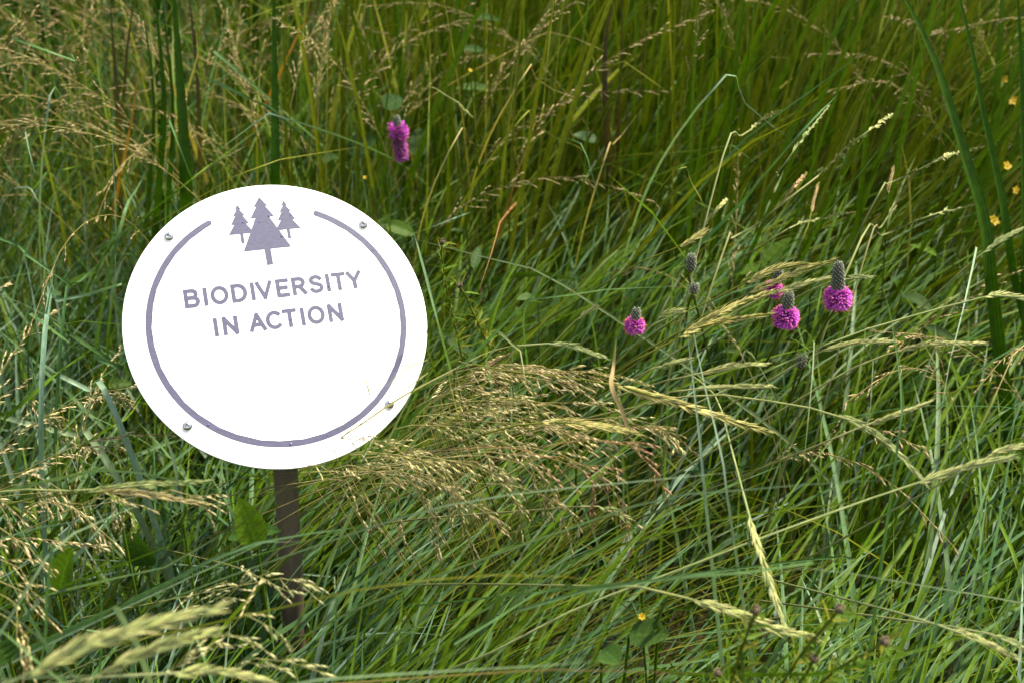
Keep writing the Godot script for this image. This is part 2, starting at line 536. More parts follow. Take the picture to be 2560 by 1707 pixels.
func build_sign() -> void:
	var centre := Vector3(-0.15536, 0.38788, -0.68122)
	var face := Basis(Vector3(0.94670, -0.01828, -0.32160), Vector3(-0.20988, 0.72237, -0.65889), Vector3(0.24435, 0.69127, 0.68003))
	var lean := Vector3(0.0439, 0.9990, -0.0091).normalized()
	var joint := Vector3(-0.15327, 0.34030, -0.65346)
	var foot := joint - lean * (joint.y / lean.y)
	var o := thing("garden_sign", "round white sign on a brown post, lettered BIODIVERSITY IN ACTION under three grey fir trees", "sign", foot)
	var at := func(n: Node3D, x: float, y: float, z: float) -> void:
		n.transform = Transform3D(face, centre - foot + face * Vector3(x, y, z))
	var core := Buf.new()
	core.lathe(Vector3(0, 0, -0.0032), Vector3.BACK, [Vector2(0, 0.0), Vector2(0.0, 0.0990), Vector2(0.0004, 0.0998), Vector2(0.0022, 0.0998)], 96, Color(0.16, 0.15, 0.17), Color(0.16, 0.15, 0.17))
	at.call(part("backing", core.mesh(mat.core), o), 0, 0, 0)
	var plate := Buf.new()
	plate.lathe(Vector3(0, 0, -0.0010), Vector3.BACK, [Vector2(0, 0.1000), Vector2(0.0007, 0.1000), Vector2(0.00095, 0.0997), Vector2(0.0010, 0.0994), Vector2(0.0010, 0.05), Vector2(0.0010, 0.0)], 128, Color.WHITE, Color.WHITE)
	for i in plate.P.size():
		if plate.P[i].z > -0.00001: plate.N[i] = Vector3.BACK
	at.call(part("plate", plate.mesh(mat.white), o), 0, 0, 0)
	# the broken ring
	var ring := PackedVector2Array()
	var a0 := deg_to_rad(115.4)
	var a1 := deg_to_rad(423.9)
	for i in 129:
		ring.append(Vector2.from_angle(lerpf(a0, a1, i / 128.0)) * 0.0855)
	for i in range(1, 8):
		ring.append(Vector2.from_angle(a1) * 0.0836 + Vector2.from_angle(a1 + PI * i / 8.0) * 0.0019)
	for i in 129:
		ring.append(Vector2.from_angle(lerpf(a1, a0, i / 128.0)) * 0.0817)
	for i in range(1, 8):
		ring.append(Vector2.from_angle(a0) * 0.0836 + Vector2.from_angle(a0 + PI + PI * i / 8.0) * 0.0019)
	at.call(part("ring_line", flat_shape(ring, 0.00025, mat.engraved), o), 0, 0, 0)
	# three fir trees: half outline (x, y) mirrored
	var mid := [Vector2(4.6, 84.2), Vector2(3.0, 84.2), Vector2(8.0, 76.1), Vector2(4.6, 76.0), Vector2(16.0, 52.4), Vector2(2.05, 52.4), Vector2(2.05, 40.9)]
	mid[3] = Vector2(4.6, 76.0)
	fir(o, at, 0.0, 91.3, mid, 0.00028)
	var small := [Vector2(2.0, 83.4), Vector2(0.8, 83.4), Vector2(3.9, 78.8), Vector2(2.6, 78.6), Vector2(6.1, 72.6), Vector2(4.0, 72.4), Vector2(8.6, 65.3), Vector2(1.05, 65.3), Vector2(1.05, 58.5)]
	fir(o, at, -15.5, 87.1, small, 0.00022)
	fir(o, at, 16.0, 87.1, small, 0.00022)
	var word := func(text: String, xs: Array, base: float) -> void:
		for i in text.length():
			at.call(part("letter", letter(text[i]), o), xs[i] * 0.001, base * 0.001, 0.0)
	word.call("BIODIVERSITY", [-53.85, -45.18, -36.04, -23.19, -14.28, -6.65, 5.67, 16.82, 28.29, 36.39, 43.91, 54.54], 17.0)
	word.call("INACTION", [-41.46, -32.01, -14.50, -3.33, 7.09, 15.63, 24.66, 37.75], -4.9)
	for p in [Vector2(-62.8, 68.5), Vector2(67.9, 62.9), Vector2(62.4, -67.4), Vector2(-68.0, -61.9)]:
		var h := Buf.new()
		h.lathe(Vector3.ZERO, Vector3.BACK, [Vector2(0, 0.0033), Vector2(0.0006, 0.0033), Vector2(0.0013, 0.0028), Vector2(0.0019, 0.0019), Vector2(0.0021, 0.0014), Vector2(0.0021, 0.0013), Vector2(0.0007, 0.0012), Vector2(0.0007, 0.0)], 24, Color(0.6, 0.6, 0.6), Color(0.5, 0.5, 0.5))
		var sc := part("screw", h.mesh(mat.steel), o)
		at.call(sc, p.x * 0.001, p.y * 0.001, 0.0)
		var k := Buf.new()
		k.lathe(Vector3(0, 0, 0.0004), Vector3.BACK, [Vector2(0, 0.00125), Vector2(0.0004, 0.00125), Vector2(0.0004, 0.0)], 6, Color(0.1, 0.1, 0.1), Color(0.1, 0.1, 0.1))
		part("socket", k.mesh(mat.steel), sc)
	for p in [Vector3(4.6, 76.5, 0.9), Vector3(-2.5, 72.5, 0.6), Vector3(-5.5, 74.0, 0.4), Vector3(10.8, 60.6, 0.9), Vector3(19.5, 75.8, 0.6), Vector3(-13.4, 73.5, 0.6), Vector3(-6.0, -83.6, 0.9), Vector3(18.5, -81.6, 0.7), Vector3(-55.0, -63.0, 0.9), Vector3(36.6, 20.5, 0.7), Vector3(7.2, 0.2, 0.7), Vector3(71.5, 43.5, 0.6)]:
		var dr := Buf.new()
		var r: float = p.z * 0.001
		dr.lathe(Vector3.ZERO, Vector3.BACK, [Vector2(0, r), Vector2(r * 0.3, r * 0.85), Vector2(r * 0.5, r * 0.5), Vector2(r * 0.58, 0.00001)], 10, Color(0.12, 0.10, 0.22), Color(0.12, 0.10, 0.22))
		at.call(part("droplet", dr.mesh(mat.drop), o), p.x * 0.001, p.y * 0.001, 0.0003)
	# the post: a round brown tube, a little crooked, with a flattened tongue behind the plate
	var tube := Buf.new()
	var run: Array = []
	for i in 15:
		run.append(Vector2((joint.y / lean.y) * i / 14.0, 0.0083 + 0.00025 * sin(i * 1.7)))
	run.append(Vector2(joint.y / lean.y + 0.001, 0.004))
	tube.lathe(Vector3.ZERO, lean, run, 28, Color.WHITE, Color.WHITE)
	part("post", tube.mesh(mat.post), o)
	var tongue := Buf.new()
	tongue.lathe(Vector3(0, 0, -0.0072), Vector3.BACK, [Vector2(0, 0.0), Vector2(0, 0.026), Vector2(0.0035, 0.026), Vector2(0.0035, 0.0)], 6, Color.WHITE, Color.WHITE)
	at.call(part("bracket", tongue.mesh(mat.post), o), 0.0, -0.01, 0.0)


func bow(cx: float, cy: float, rx: float, ry: float, from: float, to: float) -> Array:
	var out := []
	for i in 19:
		var g := deg_to_rad(lerpf(from, to, i / 18.0))
		out.append(Vector2(cx + rx * cos(g), cy + ry * sin(g)))
	return out


# a capital 12.55 mm high as strokes of one round cutter, millimetres, middle of the foot at the origin
func letter(ch: String) -> Mesh:
	var lo := 1.05
	var hi := 11.5
	var S := []
	match ch:
		"B": S = [[Vector2(-3.8, lo), Vector2(-3.8, hi)], [Vector2(-3.8, hi)] + bow(0.2, 9.05, 2.6, 2.45, 90, -90) + [Vector2(-3.8, 6.6)], [Vector2(-3.8, 6.6)] + bow(0.7, 3.82, 2.9, 2.78, 90, -90) + [Vector2(-3.8, lo)]]
		"I": S = [[Vector2(0, lo), Vector2(0, hi)]]
		"O": S = [bow(0, 6.27, 4.55, 5.22, 0, 360)]
		"D": S = [[Vector2(-3.9, lo), Vector2(-3.9, hi)], [Vector2(-3.9, hi)] + bow(-0.6, 6.27, 4.5, 5.22, 90, -90) + [Vector2(-3.9, lo)]]
		"V": S = [[Vector2(-4.3, hi), Vector2(0, lo)], [Vector2(0, lo), Vector2(4.3, hi)]]
		"E": S = [[Vector2(3.1, hi), Vector2(-3.1, hi)], [Vector2(-3.1, hi), Vector2(-3.1, lo)], [Vector2(-3.1, lo), Vector2(3.1, lo)], [Vector2(-3.1, 6.45), Vector2(2.3, 6.45)]]
		"R": S = [[Vector2(-3.6, lo), Vector2(-3.6, hi)], [Vector2(-3.6, hi)] + bow(-0.1, 8.75, 3.0, 2.75, 90, -90) + [Vector2(-3.6, 6.0)], [Vector2(0.1, 6.0), Vector2(3.5, lo)]]
		"S":
			var run := []
			for p in curve([Vector3(3.0, 10.0, 0), Vector3(1.6, 11.2, 0), Vector3(-0.2, 11.5, 0), Vector3(-2.5, 10.8, 0), Vector3(-3.2, 9.1, 0), Vector3(-2.3, 7.5, 0), Vector3(0, 6.5, 0), Vector3(2.5, 5.4, 0), Vector3(3.35, 3.6, 0), Vector3(2.4, 1.8, 0), Vector3(0, lo, 0), Vector3(-2.0, 1.4, 0), Vector3(-3.3, 2.7, 0)], 40): run.append(Vector2(p.x, p.y))
			S = [run]
		"T": S = [[Vector2(-3.6, hi), Vector2(3.6, hi)], [Vector2(0, hi), Vector2(0, lo)]]
		"Y": S = [[Vector2(-3.9, hi), Vector2(0, 5.6)], [Vector2(0, 5.6), Vector2(3.9, hi)], [Vector2(0, 5.6), Vector2(0, lo)]]
		"N": S = [[Vector2(-3.7, lo), Vector2(-3.7, hi)], [Vector2(-3.7, hi), Vector2(3.7, lo)], [Vector2(3.7, lo), Vector2(3.7, hi)]]
		"A": S = [[Vector2(-4.3, lo), Vector2(0, hi)], [Vector2(0, hi), Vector2(4.3, lo)], [Vector2(-2.8, 4.5), Vector2(2.8, 4.5)]]
		"C": S = [bow(0.2, 6.27, 4.5, 5.22, 48, 312)]
	var st := SurfaceTool.new()
	st.begin(Mesh.PRIMITIVE_TRIANGLES)
	st.set_normal(Vector3.BACK)
	var level := [0.16]
	var put := func(p: Vector2, q: Vector2, r: Vector2) -> void:
		var list := [p, q, r]
		if (q - p).cross(r - p) > 0.0: list = [p, r, q]
		for v in list: st.add_vertex(Vector3(v.x, v.y, level[0]) * 0.001)
	var R := 1.32
	for s in S:
		level[0] += 0.05
		var n: int = s.size()
		var L := []
		var closed: bool = s[0].distance_to(s[n - 1]) < 0.01
		if not closed:
			s[0] += (s[0] - s[1]).normalized() * (R * 0.85)
			s[n - 1] += (s[n - 1] - s[n - 2]).normalized() * (R * 0.85)
		for i in n:
			var d0: Vector2 = (s[i] - s[i - 1]).normalized() if i > 0 else ((s[n - 1] - s[n - 2]).normalized() if closed else (s[1] - s[0]).normalized())
			var d1: Vector2 = (s[i + 1] - s[i]).normalized() if i + 1 < n else ((s[1] - s[0]).normalized() if closed else d0)
			var w := (d0.orthogonal() + d1.orthogonal()).normalized()
			L.append(w * (R / maxf(0.5, w.dot(d0.orthogonal()))))
		for i in n - 1:
			put.call(s[i] + L[i], s[i] - L[i], s[i + 1] + L[i + 1])
			put.call(s[i + 1] + L[i + 1], s[i] - L[i], s[i + 1] - L[i + 1])
	var m := st.commit()
	m.surface_set_material(0, mat.engraved)
	return m


func fir(o: Node3D, at: Callable, x: float, top: float, half: Array, depth: float) -> void:
	var out := PackedVector2Array([Vector2(0, top)])
	for p in half: out.append(p)
	for i in half.size():
		var p: Vector2 = half[half.size() - 1 - i]
		out.append(Vector2(-p.x, p.y))
	for i in out.size(): out[i] *= 0.001
	at.call(part("fir_emblem", flat_shape(out, depth, mat.engraved), o), x * 0.001, 0, 0)


# ---------------------------------------------------------------- the meadow

var eye := Vector3(0, 0.72, 0)
var keep := []       # [point, radius]: things in view that nothing tall has grown across
var bumps := FastNoiseLite.new()


func hides(p: Vector3) -> bool:
	for k in keep:
		var c: Vector3 = k[0]
		var to := c - eye
		var t := (p - eye).dot(to) / to.length_squared()
		if t > 0.1 and t < 1.03:
			var r: float = k[1] * minf(t, 1.0)
			if (eye + to * t).distance_squared_to(p) < r * r:
				return true
	return false


# how high the lodged grass stands: low at the front, a wall of taller growth behind
func canopy(x: float, z: float) -> float:
	var far := clampf((-z - 0.72) / 1.0, 0.0, 1.0)
	var h := lerpf(0.255, 0.57, far)
	h += 0.05 * bumps.get_noise_2d(x * 3.0, z * 3.0)
	var dx := (x - 0.05) / 0.14
	var dz := (z + 0.46) / 0.10
	h -= 0.15 * exp(-dx * dx - dz * dz)
	return h


func grow(b: Buf, c: Dictionary) -> void:
	var left: int = c.n
	var per: int = c.get("tuft", 14)
	var seg: int = c.get("seg", 7)
	var tones: Array = c.tones
	var cap: float = c.get("cap", 1.0)
	while left > 0:
		left -= per
		var cx := rng.randf_range(c.x[0], c.x[1])
		var cz := rng.randf_range(c.z[0], c.z[1])
		# an open hollow between the tufts in front, where one looks down to the floor
		var hx := (cx - 0.03) / 0.17
		var hz := (cz + 0.72) / 0.15
		if hx * hx + hz * hz < 1.0 and rng.randf() < 0.62: continue
		var taz: float = c.az[0] + rng.randfn() * c.az[1] * 0.6
		var tone: String = tones[rng.randi() % tones.size()]
		var top := canopy(cx, cz) * cap
		for i in per:
			var p := Vector3(cx + rng.randfn() * c.spread, 0.0, cz + rng.randfn() * c.spread)
			var az := deg_to_rad(taz + rng.randfn() * c.az[1] * 0.6 + c.get("fan", 0.0) * cx)
			var el := deg_to_rad(clampf(c.el[0] + rng.randfn() * c.el[1], 5.0, 89.0))
			var L := rng.randf_range(c.long[0], c.long[1])
			var d := Vector3(cos(el) * cos(az), sin(el), -cos(el) * sin(az))
			var droop: float = c.droop * rng.randf_range(0.4, 1.6)
			var side: Vector3 = Vector3(rng.randfn(), 0, rng.randfn()) * float(c.get("sway", 0.04))
			var pts := PackedVector3Array([p])
			var q := p
			var bad := false
			var kink := rng.randi_range(3, seg) if rng.randf() < c.get("kink", 0.0) else -1
			for s in seg:
				q += d * (L / seg)
				d = (d + side + Vector3(0, -droop * (s + 1.0) / seg, 0)).normalized()
				if s == kink:
					d = (d + Vector3(rng.randfn(), rng.randf_range(-1.6, -0.3), rng.randfn()).normalized() * 1.4).normalized()
				if q.y < 0.006:
					q.y = 0.006
					d.y = absf(d.y) * 0.2
				var e := q
				e.y = top * tanh(q.y / top)
				if hides(e):
					bad = true
					break
				pts.append(e)
			if bad:
				continue
			var tn := tone if rng.randf() < 0.7 else tones[rng.randi() % tones.size()] as String
			var col: Array = PAL[tn]
			var w: float = lerpf(c.w[0], c.w[1], pow(rng.randf(), 1.8)) * 0.001
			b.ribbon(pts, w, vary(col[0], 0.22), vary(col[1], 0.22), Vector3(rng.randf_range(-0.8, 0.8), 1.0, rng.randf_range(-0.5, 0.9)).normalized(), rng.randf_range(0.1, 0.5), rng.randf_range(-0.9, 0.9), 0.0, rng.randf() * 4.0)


func lay(called: String, label: String, configs: Array) -> void:
	var b := Buf.new()
	for c in configs: grow(b, c)
	var o := part(called, b.mesh(mat.leaf), self, "stuff")
	tag(o, label, "grass")


func wild_panicle(x: float, z: float, h: float, az: float, droop: float) -> PackedVector3Array:
	var p := Vector3(x, 0, z)
	var d := Vector3(cos(az) * 0.12, 1.0, -sin(az) * 0.12).normalized()
	var pts := [p]
	var n := 7
	for i in n:
		p += d * (h * 1.25 / n)
		d = (d + Vector3(cos(az) * 0.07, 0, -sin(az) * 0.07) * (1.0 + i * 0.2) - Vector3(0, droop * i * 0.055, 0)).normalized()
		pts.append(p)
	return curve(pts, 26)


func meadow() -> void:
	bumps.seed = 7
	bumps.frequency = 0.9
	var ground := Buf.new()
	ground.lathe(Vector3(0, -0.002, 0), Vector3.UP, [Vector2(0, 400.0), Vector2(0, 60.0), Vector2(0.0, 8.0), Vector2(0.0, 0.0)], 48, Color.WHITE, Color.WHITE)
	for i in ground.N.size(): ground.N[i] = Vector3.UP
	tag(part("ground", ground.mesh(mat.soil), self, "structure"), "dark soil and old thatch under the grass", "ground")
	lay("grass_litter", "brown dead grass lying on the soil under the meadow", [
		{n = 5000, x = [-1.1, 1.1], z = [-1.9, -0.1], spread = 0.05, long = [0.08, 0.22], el = [8, 8], az = [30, 90], droop = 0.25, w = [1.5, 3.5], tones = ["litter"], seg = 4},
	])
	lay("undergrowth", "short dark green grass filling the floor of the meadow", [
		{n = 6500, x = [-1.3, 1.3], z = [-2.2, -0.15], spread = 0.035, long = [0.10, 0.26], el = [55, 22], az = [30, 80], droop = 0.25, w = [1.6, 4.0], tones = ["green", "green", "olive", "glau"], seg = 5, cap = 0.75},
	])
	lay("lodged_grass", "blue-green grass combed over towards one side in thick bundles", [
		{n = 1750, x = [-0.35, 0.75], z = [-1.0, -0.28], spread = 0.022, long = [0.36, 0.64], el = [66, 9], az = [48, 18], droop = 0.13, w = [1.8, 5.4], tones = ["green", "glau", "green", "glau", "green", "green"], seg = 8, tuft = 20, sway = 0.012},
		{n = 950, x = [-0.30, 0.70], z = [-0.95, -0.30], spread = 0.03, long = [0.34, 0.58], el = [56, 14], az = [34, 30], droop = 0.12, w = [1.8, 5.0], tones = ["glau", "green", "glau", "blue", "green"], seg = 8, tuft = 4, kink = 0.12, sway = 0.012},
		{n = 280, x = [-0.25, 0.70], z = [-0.95, -0.34], spread = 0.06, long = [0.45, 0.70], el = [60, 11], az = [50, 30], droop = 0.10, w = [2.2, 5.0], tones = ["glau", "green", "pale", "green", "glau", "green"], seg = 9, tuft = 2, sway = 0.008, cap = 1.16},
		{n = 170, x = [-0.28, -0.06], z = [-0.80, -0.50], spread = 0.03, long = [0.42, 0.62], el = [52, 8], az = [30, 15], droop = 0.10, w = [0.7, 1.5], tones = ["yel", "green", "olive", "yel"], seg = 9, tuft = 12, sway = 0.008, cap = 1.24},
		{n = 400, x = [-0.10, 0.75], z = [-0.95, -0.32], spread = 0.05, long = [0.26, 0.48], el = [60, 20], az = [100, 70], droop = 0.10, w = [1.0, 3.4], tones = ["green", "glau", "olive"], seg = 7, tuft = 3, kink = 0.2, sway = 0.012},
		{n = 1700, x = [0.75, 1.6], z = [-1.2, -0.2], spread = 0.03, long = [0.36, 0.62], el = [60, 9], az = [36, 18], droop = 0.18, w = [1.5, 4.6], tones = ["green", "glau", "green"], seg = 6, tuft = 20},
	])
	lay("crossing_grass", "stiff grey-green grass crossing every way beside the sign", [
		{n = 2100, x = [-0.75, -0.10], z = [-1.25, -0.34], spread = 0.05, long = [0.28, 0.50], el = [54, 16], az = [60, 75], droop = 0.06, w = [1.6, 5.2], tones = ["glau", "glau", "blue", "green", "glau"], seg = 7, tuft = 4, kink = 0.22, sway = 0.012, cap = 1.12},
		{n = 1900, x = [-0.75, -0.05], z = [-1.25, -0.34], spread = 0.03, long = [0.24, 0.42], el = [60, 14], az = [40, 70], droop = 0.15, w = [1.0, 3.0], tones = ["green", "green", "olive"], seg = 6, tuft = 9, sway = 0.02},
		{n = 1500, x = [-1.7, -0.75], z = [-1.4, -0.2], spread = 0.05, long = [0.28, 0.5], el = [55, 16], az = [60, 75], droop = 0.15, w = [1.6, 4.6], tones = ["glau", "green"], seg = 6, tuft = 6},
	])
	lay("far_grass", "yellow-green upright grass standing behind the sign", [
		{n = 1250, x = [-0.26, 0.55], z = [-2.0, -1.08], spread = 0.03, long = [0.50, 0.85], el = [77, 12], az = [0, 70], droop = 0.08, w = [2.4, 10.0], tones = ["yel", "olive", "green", "olive", "green"], seg = 7, tuft = 10, kink = 0.12, cap = 2.2, sway = 0.015},
		{n = 1700, x = [0.25, 1.25], z = [-2.0, -1.0], spread = 0.03, long = [0.50, 0.80], el = [66, 8], az = [12, 18], droop = 0.14, w = [1.6, 6.0], tones = ["olive", "yel", "green", "green"], seg = 7, tuft = 14, kink = 0.08, cap = 1.5, sway = 0.02},
		{n = 1100, x = [0.05, 1.2], z = [-1.5, -0.85], spread = 0.03, long = [0.40, 0.65], el = [60, 9], az = [22, 20], droop = 0.18, w = [1.4, 4.6], tones = ["olive", "green", "green", "glau"], seg = 7, tuft = 12, sway = 0.02},
		{n = 2600, x = [-1.3, -0.12], z = [-2.1, -1.02], spread = 0.04, long = [0.36, 0.72], el = [70, 13], az = [60, 70], droop = 0.16, w = [1.2, 4.4], tones = ["green", "green", "olive", "glau"], seg = 7, tuft = 10, cap = 1.6},
		{n = 420, x = [-0.3, 1.0], z = [-1.6, -0.95], spread = 0.08, long = [0.30, 0.6], el = [40, 25], az = [0, 70], droop = 0.05, w = [1.0, 2.4], tones = ["straw", "yel", "yel"], seg = 6, tuft = 2, cap = 1.3, sway = 0.01},
		{n = 5000, x = [-2.6, 2.6], z = [-4.6, -2.0], spread = 0.06, long = [0.55, 0.95], el = [78, 9], az = [30, 60], droop = 0.2, w = [2.5, 7.0], tones = ["olive", "green", "green"], seg = 5, tuft = 16, cap = 1.4},
	])
	var weeds := Buf.new()
	for i in 110:
		var p := Vector3(rng.randf_range(-0.42, 0.55), rng.randf_range(0.14, 0.30), rng.randf_range(-1.25, -0.88))
		if i % 3 == 0: p = Vector3(rng.randf_range(-0.5, 0.7), rng.randf_range(0.06, 0.20), rng.randf_range(-0.9, -0.35))
		var ang := rng.randf() * TAU
		var size := rng.randf_range(0.020, 0.042)
		var tip := p + Vector3(cos(ang), rng.randf_range(-0.2, 1.2), sin(ang)) * size
		if hides(p) or hides(tip): continue
		var g: Color = vary([Color(0.050, 0.105, 0.020), Color(0.060, 0.105, 0.040), Color(0.075, 0.140, 0.016)][i % 3], 0.25)
		weeds.tube(PackedVector3Array([Vector3(p.x + 0.01, 0.0, p.z), p - Vector3(cos(ang), 0, sin(ang)) * 0.004 - Vector3(0, 0.05, 0), p]), 0.0011, 0.0007, g, g, 3)
		weeds.leaf(p, tip, Vector3(rng.randf_range(-0.4, 0.4), 1.0, rng.randf_range(0.1, 0.8)).normalized(), size * rng.randf_range(0.22, 0.42), g, g * 1.1, rng.randf_range(0.1, 0.5), 0.0)
	tag(part("leafy_undergrowth", weeds.mesh(mat.broad), self, "stuff"), "small broad-leaved weeds low among the grass", "weeds")
	# a stand of taller cattails at the side and behind the meadow grass
	var reeds := Buf.new()
	for i in 420:
		var p := Vector3(rng.randf_range(-1.55, -0.78), 0, rng.randf_range(-1.15, -0.25))
		if i > 130: p = Vector3(rng.randf_range(-2.0, 2.0), 0, rng.randf_range(-2.6, -1.75))
		var L := rng.randf_range(1.1, 1.7)
		var way := rng.randf() * TAU
		var lean := Vector3(cos(way), 0, sin(way))
		var d := (Vector3.UP + lean * rng.randf_range(0.02, 0.16)).normalized()
		var line := PackedVector3Array()
		for k in 9:
			line.append(p + d * (L * k / 8.0) + lean * (L * 0.10 * pow(k / 8.0, 2.5)))
		reeds.ribbon(line, rng.randf_range(0.010, 0.018), vary(PAL["cat"][0], 0.2), vary(PAL["cat"][1], 0.2), Vector3(rng.randf_range(-1, 1), 0.2, rng.randf_range(-1, 1)).normalized(), 0.3, rng.randf_range(-0.6, 0.6), 0.0, rng.randf() * 4.0)
	tag(part("cattail_stand", reeds.mesh(mat.leaf), self, "stuff"), "tall green cattails standing in a thick stand behind and beside the meadow grass", "reeds")
	# beyond that, the same growth again in clumps as far as the eye can go
	var clump := Buf.new()
	for i in 70:
		var az := rng.randf() * TAU
		var p := Vector3(rng.randfn() * 0.12, 0, rng.randfn() * 0.12)
		var L := rng.randf_range(0.5, 0.9)
		var d := Vector3(cos(az) * 0.25, 1, sin(az) * 0.25).normalized()
		var col: Array = PAL[["olive", "green", "green", "yel"][i % 4]]
		clump.ribbon(PackedVector3Array([p, p + d * (L * 0.5), p + d * L + Vector3(cos(az), -0.6, sin(az)) * 0.12]), 0.007, vary(col[0], 0.2), vary(col[1], 0.2), Vector3(0.2, 1, 0.4).normalized(), 0.3, 0.4, 0.0, 0.0)
	var mm := MultiMesh.new()
	mm.transform_format = MultiMesh.TRANSFORM_3D
	mm.mesh = clump.mesh(mat.leaf)
	var spots := []
	while spots.size() < 2600:
		var a := rng.randf() * TAU
		var r := sqrt(rng.randf()) * 16.0
		var p := Vector3(cos(a) * r, 0, sin(a) * r)
		if p.z > -4.4 and p.z < 0.7 and absf(p.x) < 2.2: continue
		spots.append(p)
	mm.instance_count = spots.size()
	for i in spots.size():
		mm.set_instance_transform(i, Transform3D(Basis(Vector3.UP, rng.randf() * TAU).scaled(Vector3.ONE * rng.randf_range(0.8, 1.25)), spots[i]))
	var far := MultiMeshInstance3D.new()
	far.name = "distant_grass"
	far.multimesh = mm
	add_child(far, true)
	tag(far, "rough meadow grass running on into the distance", "grass", "", "stuff")
	# straw-coloured flowering grass, standing in the far growth
	var st := Buf.new()
	var se := Buf.new()
	var bands := [
		[200, -1.05, -0.28, -1.6, -0.95, 0.42, 0.55, 0.36, "far"], [40, -0.26, -0.09, -1.25, -1.0, 0.46, 0.58, 0.8, "straw"], [8, 0.02, 0.40, -1.6, -1.2, 0.52, 0.64, 0.6, "straw"],
		[60, 0.52, 0.95, -1.6, -1.0, 0.48, 0.62, 0.7, "straw"], [120, -1.8, 1.8, -3.0, -1.8, 0.55, 0.72, 0.6, "far"], [14, -0.62, -0.30, -0.85, -0.5, 0.33, 0.38, 0.8, "tan"], [12, 0.1, 0.5, -0.95, -0.66, 0.35, 0.41, 0.7, "straw"],
	]
	for k in bands:
		for i in k[0]:
			var line := wild_panicle(rng.randf_range(k[1], k[2]), rng.randf_range(k[3], k[4]), rng.randf_range(k[5], k[6]), rng.randf() * TAU, rng.randf_range(0.8, 2.2))
			var bad := false
			for p in line:
				if hides(p):
					bad = true
			if not bad:
				panicle_into(st, se, line, k[8], k[7], 0.62)
	var wild := Node3D.new()
	wild.name = "flowering_grass"
	add_child(wild, true)
	tag(wild, "fine straw-coloured flowering grass standing loosely through the meadow", "grass", "", "stuff")
	part("stems", st.mesh(mat.leaf), wild, "stuff")
	part("grains", se.mesh(mat.seed), wild, "stuff")


# ---------------------------------------------------------------- materials

func texture(w: int, h: int, paint: Callable) -> ImageTexture:
	var im := Image.create(w, h, false, Image.FORMAT_RGB8)
	for y in h:
		for x in w:
			im.set_pixel(x, y, paint.call(x, y))
	return ImageTexture.create_from_image(im)


func material(called: String, color: Color, rough: float, spec := 0.5) -> StandardMaterial3D:
	var m := StandardMaterial3D.new()
	m.resource_name = called
	m.albedo_color = color
	m.roughness = rough
	m.metallic_specular = spec
	return m


